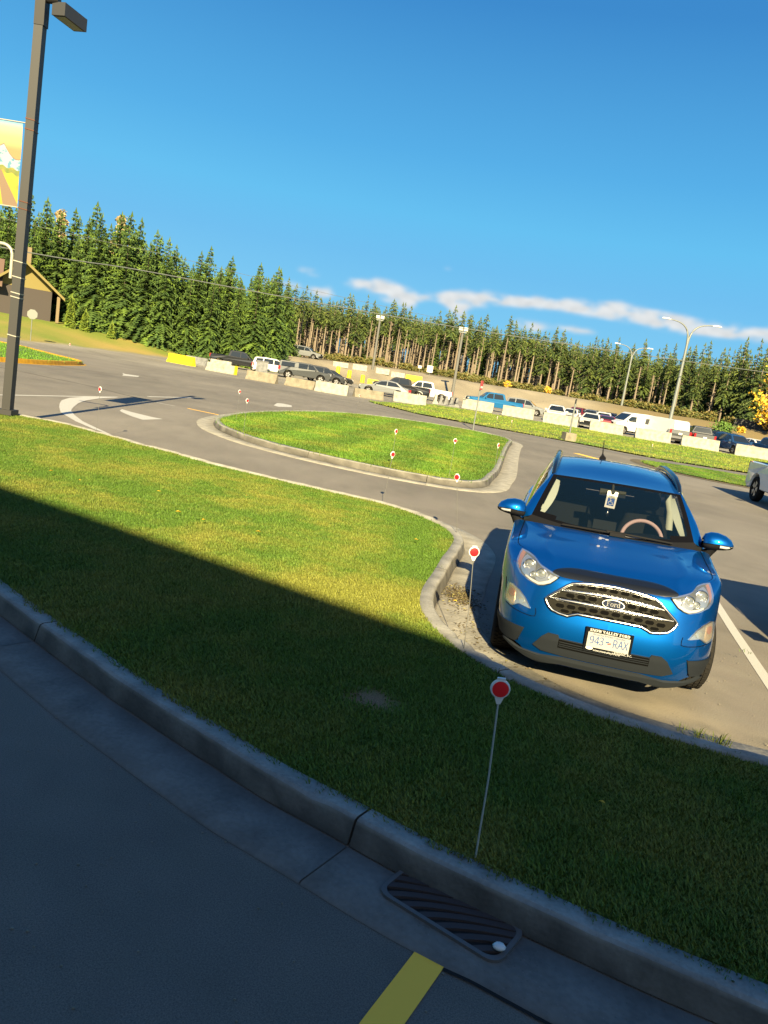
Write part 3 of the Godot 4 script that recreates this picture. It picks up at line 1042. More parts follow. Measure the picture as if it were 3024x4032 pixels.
func banner_texture() -> ImageTexture:
	var im := Image.create(128, 288, false, Image.FORMAT_RGB8)
	var r = noise(77, 0.03, 3)
	for y in 288:
		for x in 128:
			var v = y / 288.0
			var u = x / 128.0
			var n = r.get_noise_2d(x, y)
			var c = Color(0.62, 0.88, 0.94).lerp(Color(0.98, 0.84, 0.74), ss(0.0, 0.08, v))
			c = c.lerp(Color(0.99, 0.86, 0.6), ss(0.08, 0.2, v)).lerp(Color(0.97, 0.68, 0.47), ss(0.22, 0.34, v))
			var ridge = 0.24 + 0.12 * u + 0.10 * abs(sin(u * 5.0 + 0.6)) - 0.08 * (1 - u)
			if v > ridge:
				c = Color(0.86, 0.94, 0.95).lerp(Color(0.45, 0.70, 0.85), ss(0.1, 0.4, n + 0.25 * sin(u * 17 + v * 30)))
				if v < ridge + 0.008:
					c = Color(0.25, 0.35, 0.45)
			var hill = 0.50 + 0.06 * u + 0.012 * sin(u * 22)
			if v > hill:
				c = Color(0.50, 0.60, 0.25).lerp(Color(0.70, 0.68, 0.32), 0.5 + n)
			if v > hill + 0.05 + 0.02 * u:
				c = Color(0.96, 0.87, 0.25).lerp(Color(0.88, 0.76, 0.22), 0.5 + 1.2 * n)
				var mid = 0.45 + (v - 0.6) * 0.9
				if abs(u - mid) < 0.05 + (v - 0.58) * 0.42:
					c = Color(0.66, 0.55, 0.45)
			im.set_pixel(x, y, c)
	im.generate_mipmaps()
	return ImageTexture.create_from_image(im)

func build_lamp():
	var t = thing("street_lamp", "tall dark brown square street lamp pole at the left with box head", "street lamp", Vector3(-7.72, 0.15, -15.2))
	var p := B.new(true)
	p.box(Vector3(0.055, 3.85, 0), Vector3(0.165, 7.7, 0.165), Basis(Vector3(0, 0, 1), -0.0145))
	p.box(Vector3(0, 0.05, 0), Vector3(0.3, 0.1, 0.3))
	part("pole", p, "brown_metal", t)
	var cap := B.new(true)
	cap.box(Vector3(0.112, 7.62, 0), Vector3(0.185, 0.95, 0.185))
	part("pole_cap", cap, "dark_metal", t)
	var dirv = Vector3(0.2, 0, -0.98)
	var bs = Basis(Vector3(0.98, 0, 0.2), Vector3.UP, -dirv)
	var arm := B.new()
	arm.tube([Vector3(0.12, 7.62, 0), Vector3(0.42, 7.62, 0.0)], 0.075, 12)
	part("arm", arm, "dark_metal", t)
	var hd := B.new(true)
	var o = Vector3(0.44, 7.47, 0.06) + dirv * 0.33
	hd.box(o, Vector3(0.27, 0.22, 0.66), bs)
	part("lamp_head", hd, "brown_metal", t)
	var gl := B.new(true)
	gl.box(o - Vector3(0, 0.113, 0), Vector3(0.21, 0.006, 0.56), bs)
	part("lens", gl, "lamp_glass", t)
	var br := B.new()
	var cv := []
	for k in 10:
		var a = PI / 2 * k / 9.0
		cv.append(Vector3(-0.30 + 0.19 * sin(a), 3.05 + 0.19 * cos(a), 0.02))
	cv = [Vector3(-1.0, 3.26, 0.02)] + cv + [Vector3(-0.115, 2.62, 0.02)]
	br.tube(cv, 0.032, 8)
	part("hanging_bracket", br, "pale_metal", t)
	for y in [2.66, 2.95, 1.55, 2.28, 2.36, 3.92, 4.05, 5.34, 5.52]:
		var cl := B.new(true)
		cl.box(Vector3(0.013 + y * 0.0145 - 0.013, y, 0), Vector3(0.182, 0.018, 0.182), Basis(Vector3(0, 0, 1), -0.12))
		part("clamp_band", cl, "pale_metal" if y < 3 else "copper_band", t)
	for y in [3.94, 5.46]:
		var rod := B.new()
		rod.tube([Vector3(0, y, 0), Vector3(-0.82, y, 0.0)], 0.012, 6)
		part("banner_rod", rod, "pale_metal", t)
	# the banner hangs from the two rods
	var bn := MeshInstance3D.new()
	var st := SurfaceTool.new()
	st.begin(Mesh.PRIMITIVE_TRIANGLES)
	var rows = 12
	for j in rows:
		for i in 6:
			for q in [[0, 0], [1, 0], [1, 1], [0, 0], [1, 1], [0, 1]]:
				var u = (i + q[0]) / 6.0
				var v = (j + q[1]) / float(rows)
				st.set_uv(Vector2(u, v))
				st.add_vertex(Vector3(-0.77 + 0.68 * u, 5.44 - 1.49 * v, 0.012 * sin(v * 7.0 + u * 3.0) * (v * (1 - v) * 4)))
	st.generate_normals()
	bn.mesh = st.commit()
	bn.name = "street_banner"
	var bm = mat("banner", Color(1, 1, 1) * 0.62, 0.7)
	bm.albedo_texture = banner_texture()
	bn.material_override = bm
	add_child(bn)
	bn.position = Vector3(-7.72, 0.15, -15.2)
	tag(bn, "printed landscape banner hanging left of the brown lamp pole", "banner")

func double_lamp(at, h, label):
	var t = thing("parking_lot_light", label, "street lamp", at, 0.0, "grey double-arm lights over the parking lot")
	var p := B.new()
	p.tube([Vector3(0, -0.3, 0), Vector3(0, h, 0)], [0.19, 0.11], 12)
	part("pole", p, "galvanised", t)
	for s in [-1, 1]:
		var arm := B.new()
		var pts := []
		for k in 12:
			var a = k / 11.0
			pts.append(Vector3(s * (0.04 + 1.9 * a * a * 0.35 + 1.25 * a * a * a), h - 0.5 + 1.95 * sin(a * 1.5), 0))
		arm.tube(pts, [0.1, 0.1, 0.095, 0.09, 0.085, 0.08, 0.075, 0.07, 0.06, 0.055, 0.05, 0.045], 8)
		part("arm", arm, "galvanised", t)
		var hd := B.new()
		var e = pts[-1]
		hd.tube([e, e + Vector3(s * 0.2, 0.03, 0), e + Vector3(s * 0.75, 0.03, 0), e + Vector3(s * 0.85, 0.0, 0)], [0.045, 0.075, 0.07, 0.02], 8)
		part("lamp_head", hd, "white_metal", t)

func wood_pole(at, h, label):
	var t = thing("floodlight_pole", label, "light pole", at)
	var p := B.new()
	p.tube([Vector3(0, -0.5, 0), Vector3(0.0, h, 0)], [0.2, 0.14], 10)
	part("pole", p, "grey_wood", t)
	var c := B.new(true)
	c.box(Vector3(0, h - 0.45, 0.2), Vector3(1.0, 0.1, 0.1))
	part("crossarm", c, "galvanised", t)
	for s in [-0.32, 0.32]:
		var f := B.new(true)
		f.box(Vector3(s, h + 0.05 - abs(s) * 0.3, 0.3), Vector3(0.5, 0.36, 0.26), Basis(Vector3(1, 0, 0), 0.5))
		part("floodlight", f, "white_metal", t)

func barrier_shape(len_, h, notch := true) -> B:
	var b := B.new(true)
	var prof = vv([-0.29, 0, -0.29, 0.1, -0.13, 0.34, -0.1, h, 0.1, h, 0.13, 0.34, 0.29, 0.1, 0.29, 0])
	var xs = [-len_ / 2, -len_ / 2 + 0.03, len_ / 2 - 0.03, len_ / 2]
	var rows := []
	for i in 4:
		var k = 0.94 if (i == 0 or i == 3) else 1.0
		var row := []
		for q in prof:
			row.append(Vector3(xs[i], q.y * (0.985 if k < 1 else 1.0) + 0.0, q.x * k))
		rows.append(row)
	b.grid(rows, true)
	for e in [0, 3]:
		for i in range(1, 7):
			b.tri(rows[e][0], rows[e][i], rows[e][i + 1])
	if notch:
		for s in [-0.3, 0.3]:
			b.box(Vector3(s * len_, 0.03, 0), Vector3(0.35, 0.06, 0.63))
	return b

func barrier(a, bpos, h, m, label, group := "concrete barriers round the parking lot"):
	var d = bpos - a
	var mid = (a + bpos) / 2
	var y = max(terrain(mid), 0.05 if mid.x > 3 and mid.y > -72 else 0.0) - 0.02
	var o = part("concrete_barrier", barrier_shape(d.length(), h, false), m)
	o.position = Vector3(mid.x, y, mid.y)
	o.rotation.y = atan2(-d.y, d.x)
	tag(o, label, "barrier", group)
	return o

func build_barriers():
	var L = "concrete"
	barrier(Vector2(-21.2, -69.6), Vector2(-18.4, -67.6), 0.8, "barrier_yellow", "bright yellow barrier at the left end of the parking lot row")
	barrier(Vector2(-16.3, -64.2), Vector2(-13.7, -62.9), 0.72, "barrier_white", "cream concrete barrier with a yellow end in front of the black pickup")
	var ye := B.new(true)
	ye.box(Vector3(-13.66, 0.36, -62.88), Vector3(0.08, 0.7, 0.3), Basis(Vector3.UP, -0.46))
	tag(part("barrier_end_panel", ye, "barrier_yellow"), "yellow end panel on the barrier before the black pickup", "panel")
	barrier(Vector2(-11.9, -58.9), Vector2(-9.5, -58.2), 0.7, "barrier_tan", "weathered tan barrier below the white crossover")
	barrier(Vector2(-8.9, -58.9), Vector2(-6.6, -58.0), 0.66, "barrier_tan", "left of two touching barriers below the grey canopy pickup")
	barrier(Vector2(-6.45, -57.3), Vector2(-4.0, -56.8), 0.78, "barrier_white", "right of two touching barriers below the grey canopy pickup")
	barrier(Vector2(-21.2, -75.2), Vector2(-18.9, -74.0), 0.75, "barrier_grey", "grey concrete barrier behind the yellow barrier")
	barrier(Vector2(-18.7, -74.6), Vector2(-16.6, -74.2), 0.8, "barrier_white", "cream barrier just left of the black pickup's tail")
	barrier(Vector2(-3.65, -58.4), Vector2(-1.5, -59.4), 0.66, "barrier_tan", "low tan barrier in front of the silver sedan's nose")
	barrier(Vector2(-0.75, -62.2), Vector2(1.9, -62.9), 0.82, "barrier_white", "bright barrier in front of the black pickup's tailgate")
	for i in 5:
		barrier(Vector2(3.1 + 0.5 * i, -72.6), Vector2(3.15 + 0.5 * i, -75.2), 0.85, "barrier_grey" if i > 0 else "barrier_white", "concrete barrier parked end-on in a tight row left of the blue pickup", "end-on barriers stacked in a row")
	barrier(Vector2(5.6, -72.2), Vector2(8.4, -71.5), 0.92, "barrier_white", "pale barrier below the blue pickup's front door")
	barrier(Vector2(9.2, -71.0), Vector2(12.0, -70.4), 0.92, "barrier_white", "pale barrier below the blue pickup's rear wheel")
	barrier(Vector2(12.5, -68.5), Vector2(15.5, -68.2), 0.92, "barrier_white", "pale barrier in front of the white SUV facing the camera")
	barrier(Vector2(16.35, -67.2), Vector2(19.2, -67.0), 0.9, "barrier_white", "pale barrier between the white sedan and the long white van")
	barrier(Vector2(20.1, -66.4), Vector2(23.1, -66.3), 0.92, "barrier_white", "pale barrier in front of the tall white van's rear")
	barrier(Vector2(23.8, -65.6), Vector2(26.9, -65.4), 0.92, "barrier_white", "pale barrier in front of the dark grey pickup")
	barrier(Vector2(27.9, -64.4), Vector2(30.9, -63.4), 0.95, "barrier_white", "rightmost pale barrier in front of the blue vehicles")
	barrier(Vector2(0.0, -110.2), Vector2(2.3, -110.0), 0.8, "barrier_yellow", "yellow barrier up on the bank above the white pickup")
	barrier(Vector2(-2.1, -110.2), Vector2(-0.2, -110.2), 0.8, "barrier_white", "white barrier up on the bank above the black pickup's cab")
	barrier(Vector2(-4.3, -110.4), Vector2(-2.4, -110.3), 0.8, "barrier_white", "white barrier on the bank right of the floodlight pole foot")
	barrier(Vector2(-7.6, -109.6), Vector2(-5.6, -109.8), 0.8, "barrier_white", "white barrier on the bank left of the floodlight pole")
	barrier(Vector2(-10.3, -108.6), Vector2(-8.2, -109), 0.7, "barrier_white", "farthest left white barrier on the bank")
	barrier(Vector2(-4.9, -103.0), Vector2(-3.5, -103.0), 0.7, "barrier_yellow", "short yellow barrier behind the black pickup's hood")
	var k = 0
	for x in [-5.6, -7.5, -9.1]:
		var z = [-103.0, -104.0, -104.4][k]
		var b := B.new()
		b.lathe(vv([0.001, 1.0, 0.2, 0.99, 0.27, 0.9, 0.28, 0.1, 0.34, 0.0]), Vector3.ZERO, Basis(Vector3(1, 0, 0), Vector3(0, 0, -1), Vector3(0, 1, 0)), 12)
		var o = part("traffic_drum", b, "barrier_yellow")
		o.position = Vector3(x, terrain(Vector2(x, z)), z)
		tag(o, ["yellow drum by the short yellow barrier", "right yellow drum above the dark parked SUVs", "left yellow drum above the dark parked SUVs"][k], "traffic drum", "yellow drums on the bank")
		k += 1

func post_sign(at, h, w, hh, label, m, turn := 0.0, oct := false):
	var t = thing("sign", label, "sign", at, turn)
	var p := B.new()
	p.tube([Vector3(0, -0.1, 0), Vector3(0, h + hh * 0.4, 0)], 0.035, 8)
	part("post", p, "galvanised", t)
	var b := B.new(true)
	var poly := []
	if oct:
		for k in 8:
			var a = PI / 8 + PI / 4 * k
			poly.append(Vector2(cos(a), sin(a)) * w * 0.54)
	else:
		poly = vv([-w / 2, -hh / 2, w / 2, -hh / 2, w / 2, hh / 2, -w / 2, hh / 2])
	b.extrude(poly, 0.02, Transform3D(Basis(), Vector3(0, h, 0.05)))
	part("sign_panel", b, m, t)
	return t

func build_signs():
	post_sign(Vector3(-31.6, 0.0, -65.2), 2.2, 0.78, 0.78, "grey back of an octagonal sign on a thin post by the grass slope", "sign_back", 0.4, true)
	var s = post_sign(Vector3(3.8, 0.02, -39.4), 2.25, 0.34, 0.46, "red and white sign on a thin grey post behind the middle island", "sign_red", 1.15)
	var wb := B.new(true)
	wb.box(Vector3(0, 2.15, 0.064), Vector3(0.3, 0.1, 0.006))
	part("white_band", wb, "white_metal", s)
	post_sign(Vector3(-2.96, terrain(Vector2(-2.96, -118)), -118), 2.35 - terrain(Vector2(-2.96, -118)) + 0.2, 0.55, 0.55, "leftmost of three small white signs before the tree trunks", "white_metal")
	post_sign(Vector3(1.83, terrain(Vector2(1.83, -117)), -117), 0.9, 0.5, 0.4, "lowest of three small white signs before the tree trunks", "white_metal")
	post_sign(Vector3(3.34, terrain(Vector2(3.34, -116)), -116), 0.9, 0.85, 1.0, "largest of three white signs before the tree trunks", "white_metal")
	var t = thing("sign_post", "bare grey post on a square concrete block on the grass verge", "post", Vector3(9.52, 0.05, -43.3))
	var blk := B.new(true)
	blk.box(Vector3(0, 0.2, 0), Vector3(0.62, 0.46, 0.62), Basis(Vector3.UP, 0.2))
	part("concrete_block", blk, "barrier_tan", t)
	var p := B.new()
	p.tube([Vector3(0, 0.4, 0), Vector3(0, 2.25, 0)], 0.05, 8)
	part("post", p, "galvanised", t)
	var cp := B.new(true)
	cp.box(Vector3(0, 2.2, 0.03), Vector3(0.2, 0.24, 0.05), Basis(Vector3.UP, 1.2))
	part("plate", cp, "dark_metal", t)
	# overhead wires
	for q in [[[-60, 7.0, -5, -36, 5.1, -27, -21.1, 5.2, -39.7, -16, 5.6, -45.2, -9, 5.85, -51.2, 3.7, 6.3, -59.9, 17.8, 7.0, -67.7, 33.7, 7.8, -74.8, 60, 9.4, -87], 0.032, "lower dark overhead cable sagging across the view"], [[-60, 8.8, -33, -28.3, 8.08, -52.9, -18.8, 8.03, -59.1, -11.6, 7.9, -65, 5, 8.1, -79, 25, 9.0, -98], 0.014, "upper thin overhead wire in front of the left trees"]]:
		var pts := []
		for i in range(0, q[0].size(), 3):
			pts.append(Vector3(q[0][i], q[0][i + 1], q[0][i + 2]))
		var fine := []
		for i in pts.size() - 1:
			var p0 = pts[max(i - 1, 0)]
			var p3 = pts[min(i + 2, pts.size() - 1)]
			for j in 8:
				fine.append(pts[i].cubic_interpolate(pts[i + 1], p0, p3, j / 8.0))
		fine.append(pts[-1])
		var wb2 := B.new()
		wb2.tube(fine, q[1], 6)
		tag(part("overhead_wire", wb2, "wire"), q[2], "wire")
	var cab := B.new(true)
	cab.box(Vector3(0, 0.62, 0), Vector3(1.15, 1.25, 0.7))
	cab.box(Vector3(0, 1.27, 0), Vector3(1.25, 0.06, 0.8))
	var o = part("utility_cabinet", cab, "barrier_grey")
	o.position = Vector3(-14.45, 0, -78.3)
	o.rotation.y = 0.2
	tag(o, "grey utility cabinet standing before the white crossover's rear", "cabinet")
	var dm := B.new(true)
	dm.box(Vector3(0, 0.8, 0), Vector3(9.0, 1.6, 2.4))
	for i in 9:
		dm.box(Vector3(-4.2 + i * 1.05, 0.8, 1.25), Vector3(0.12, 1.6, 0.1))
	o = part("dump_container", dm, "black_steel")
	o.position = Vector3(48, terrain(Vector2(46, -103)) - 0.6, -102)
	o.rotation.y = -0.35
	tag(o, "long black steel container below the yellow tree at the right edge", "container")

func build_buildings():
	# unseen building, added and sized so its roof edge shades the near drive
	var t = thing("shading_building", "unseen flat-roofed building added behind the viewer so its roof edge shades the drive", "building", Vector3(1.34, 0, 11.05), deg_to_rad(-29.6))
	var w := B.new(true)
	w.box(Vector3(-2, 4.3, 8.0), Vector3(38, 8.6, 14.4))
	part("wall", w, "stucco", t)
	var r := B.new(true)
	r.box(Vector3(-2, 8.8, 7.6), Vector3(40, 0.4, 15.2))
	part("roof", r, "brown_metal", t)
	for k in 12:
		var f := B.new(true)
		f.box(Vector3(-14 + (k % 6) * 4.6, 1.9 + 4.0 * (k / 6), 0.77), Vector3(2.2, 1.5, 0.08))
		var win = part("window", f, "brown_metal", t)
		var gl := B.new(true)
		gl.box(Vector3(-14 + (k % 6) * 4.6, 1.9 + 4.0 * (k / 6), 0.72), Vector3(2.0, 1.3, 0.03))
		part("pane", gl, "dark_glass", win)
	# lodge on the slope
	var y0 = terrain(Vector2(-40.5, -82.6)) - 0.05
	t = thing("lodge", "brown lodge with yellow gable half hidden behind the lamp pole", "building", Vector3(-41.0, y0, -82.4), deg_to_rad(26.5))
	w = B.new(true)
	w.box(Vector3(0.0, 1.5, -5.0), Vector3(5.4, 3.1, 10))
	part("wall", w, "lodge_brown", t)
	var gb := B.new(true)
	gb.extrude(vv([-2.7, 3.06, 2.7, 3.06, 2.7, 3.3, 0, 5.5, -2.7, 3.3]), 9.9, Transform3D(Basis(), Vector3(0, 0, -5.0)))
	part("gable", gb, "lodge_yellow", t)
	var rf := B.new(true)
	for s in [-1, 1]:
		var a = Vector3(0, 5.62, 0)
		var e = Vector3(s * 3.95, 2.42, 0)
		rf.quad(a + Vector3(0, 0.14, 1.2), e + Vector3(0, 0.14, 1.2), e + Vector3(0, 0.14, -10.6), a + Vector3(0, 0.14, -10.6))
		rf.quad(a + Vector3(0, -0.06, 1.2), e + Vector3(0, -0.06, 1.2), e + Vector3(0, -0.06, -10.6), a + Vector3(0, -0.06, -10.6))
		rf.quad(e + Vector3(0, 0.14, 1.2), e + Vector3(0, -0.06, 1.2), e + Vector3(0, -0.06, -10.6), e + Vector3(0, 0.14, -10.6))
	part("roof", rf, "lodge_roof", t)
	var fs := B.new(true)
	for s in [-1, 1]:
		fs.extrude(vv([0, 5.78, s * 3.95, 2.58, s * 3.95, 2.3, 0, 5.46]), 0.12, Transform3D(Basis(), Vector3(0, 0, 1.27)))
	part("fascia", fs, "lodge_yellow", t)
	var ps := B.new(true)
	ps.box(Vector3(0.25, 6.3, 0.8), Vector3(0.42, 1.6, 0.42))
	part("chimney", ps, "weathered_wood", t)
	for x in [3.35, -0.6]:
		var pw := B.new(true)
		pw.box(Vector3(x, 1.3 if x > 0 else 0.95, 0.6 if x > 0 else 0.1), Vector3(0.3, 2.7 if x > 0 else 2.0, 0.3 if x > 0 else 0.1))
		part("post" if x > 0 else "door", pw, "weathered_wood" if x > 0 else "lodge_door", t)
	var wing := B.new(true)
	wing.box(Vector3(-7.2, 1.5, -3.4), Vector3(9, 3.1, 6))
	part("wing_wall", wing, "lodge_brown", t)
	var wr := B.new(true)
	wr.extrude(vv([1.4, 2.9, -3.4, 5.7, -8.2, 2.9, -8.2, 2.7, -3.4, 5.5, 1.4, 2.7]), 10.5, Transform3D(Basis(Vector3(0, 0, 1), Vector3(0, 1, 0), Vector3(-1, 0, 0)), Vector3(-7.3, 0, 0.0)))
	part("wing_roof", wr, "lodge_roof", t)

# ---------------------------------------------------------------- trees
func conifer(seed_, h, clear, rad, gap, boughs, dark, light, twigs := false, ragged := 0.3) -> Array:
	var r := RandomNumberGenerator.new()
	r.seed = seed_
	var tk := B.new()
	var bend = Vector3(r.randf_range(-0.15, 0.15), 0, r.randf_range(-0.15, 0.15))
	var pts := []
	var rad_ := []
	for i in 7:
		var t = i / 6.0
		pts.append(Vector3(0, -0.4 + (h + 0.2) * t, 0) + bend * sin(t * 3.0))
		rad_.append(lerp((0.0155 if twigs else 0.011) * h + 0.05, 0.02, pow(t, 0.9)))
	var k0 = r.randf_range(0.8, 1.2)
	tk.c = Color(k0, k0 * 0.97, k0 * 0.93)
	tk.tube(pts, rad_, 7, false)
	if twigs:   # dead lower branches
		var y = h * 0.1
		while y < h * clear * 1.1:
			var a = r.randf() * TAU
			var L = r.randf_range(0.5, 1.3)
			var d = Vector3(cos(a), r.randf_range(-0.35, 0.15), sin(a)) * L
			var o = Vector3(0, y, 0)
			var kk = r.randf_range(0.6, 1.1)
			tk.c = Color(kk, kk, kk)
			tk.tri(o + Vector3(0, 0.03, 0), o - Vector3(0, 0.03, 0), o + d)
			y += r.randf_range(0.12, 0.35)
	var cr := B.new(true)
	var y = h * clear
	while y < h - 0.15:
		var t = (y - h * clear) / (h * (1.0 - clear))
		var prof = pow(1.0 - t, 0.85) * (ss(-0.12, 0.18, t) if clear > 0.2 else 1.0)
		var n = max(4, int(boughs * (0.55 + 0.45 * (1 - t))))
		var ph = r.randf() * TAU
		for i in n:
			if r.randf() < ragged * 0.6:
				continue
			var az = ph + TAU * i / n + r.randf_range(-0.35, 0.35)
			var L = rad * prof * r.randf_range(1.0 - ragged, 1.0 + ragged * 0.6) + 0.12
			var dir = Vector3(cos(az), 0, sin(az))
			var sd = Vector3(-dir.z, 0, dir.x)
			var lift = lerp(-0.30, 0.55, t) + r.randf_range(-0.15, 0.15)
			var o = Vector3(0, y + r.randf_range(-0.5, 0.5) * gap, 0)
			var k = r.randf()
			cr.c = dark.lerp(light, k * k * 0.85)
			var m = max(2, int(ceil(L / 0.42)))
			for j in m:
				var u = float(j) / m
				var u2 = float(j + 1) / m
				var p = o + dir * (L * u) + Vector3(0, lift * L * u - 0.35 * L * u * u, 0)
				var q = o + dir * (L * u2) + Vector3(0, lift * L * u2 - 0.35 * L * u2 * u2, 0)
				var w = (0.34 * L * (1.0 - u) + 0.12) * r.randf_range(0.6, 1.15)
				var dn = Vector3(0, -r.randf_range(0.10, 0.34), 0)
				var f = dir * r.randf_range(0.1, 0.35)
				cr.tri(p, p + sd * w + dn + f, q)
				cr.tri(p, q, p - sd * w + dn + f * 0.7)
				if j > 0:
					cr.tri(p, q, p.lerp(q, 0.6) + dn * 1.6)
		y += gap * r.randf_range(0.75, 1.25)
	cr.c = dark.lerp(light, 0.35)
	for i in 4:
		var az = TAU * i / 4.0
		cr.tri(Vector3(0, h + 0.35, 0), Vector3(cos(az) * 0.2, h - 0.4, sin(az) * 0.2), Vector3(cos(az + 1.2) * 0.08, h - 0.35, sin(az + 1.2) * 0.08))
	return [tk.mesh(), cr.mesh()]

func broadleaf(seed_, h, rad, n, c1, c2, size) -> Array:
	var r := RandomNumberGenerator.new()
	r.seed = seed_
	var tk := B.new()
	tk.tube([Vector3(0, -0.3, 0), Vector3(0.1, h * 0.35, 0), Vector3(-0.05, h * 0.7, 0.1), Vector3(0.05, h * 0.95, 0)], [0.2, 0.15, 0.09, 0.03], 7, false)
	var cr := B.new(true)
	for i in 26:
		var t = r.randf_range(0.12, 0.98)
		var a = r.randf() * TAU
		var L = rad * sin(pow(t, 0.8) * 2.6 + 0.35) * r.randf_range(0.55, 1.1)
		var o = Vector3(0, h * t * 0.92, 0)
		var e = o + Vector3(cos(a) * L, L * 0.35, sin(a) * L)
		tk.tri(o + Vector3(0, 0.05, 0), o - Vector3(0, 0.05, 0), e)
		for j in n:
			var p = o.lerp(e, r.randf_range(0.25, 1.1)) + Vector3(r.randfn(), r.randfn() * 0.8, r.randfn()) * rad * 0.17
			var k = r.randf()
			cr.c = c1.lerp(c2, k)
			var q = Basis(Vector3(r.randfn(), r.randfn(), r.randfn()).normalized(), r.randf() * TAU)
			var s = size * r.randf_range(0.6, 1.3)
			cr.tri(p + q * Vector3(-s, 0, 0), p + q * Vector3(0, s * 0.6, 0), p + q * Vector3(s, 0, 0))
			cr.tri(p + q * Vector3(-s, 0, 0), p + q * Vector3(s, 0, 0), p + q * Vector3(0, -s * 0.6, 0.1 * s))
	return [tk.mesh(), cr.mesh()]

func tree_from(meshes, called, label, category, at, turn, group, trunk_m, crown_m) -> Node3D:
	var t = thing(called, label, category, at, turn, group)
	part("trunk", meshes[0], trunk_m, t)
	part("crown", meshes[1], crown_m, t)
	return t

func polar(az, d) -> Vector2:
	return Vector2(sin(deg_to_rad(az)), -cos(deg_to_rad(az))) * d

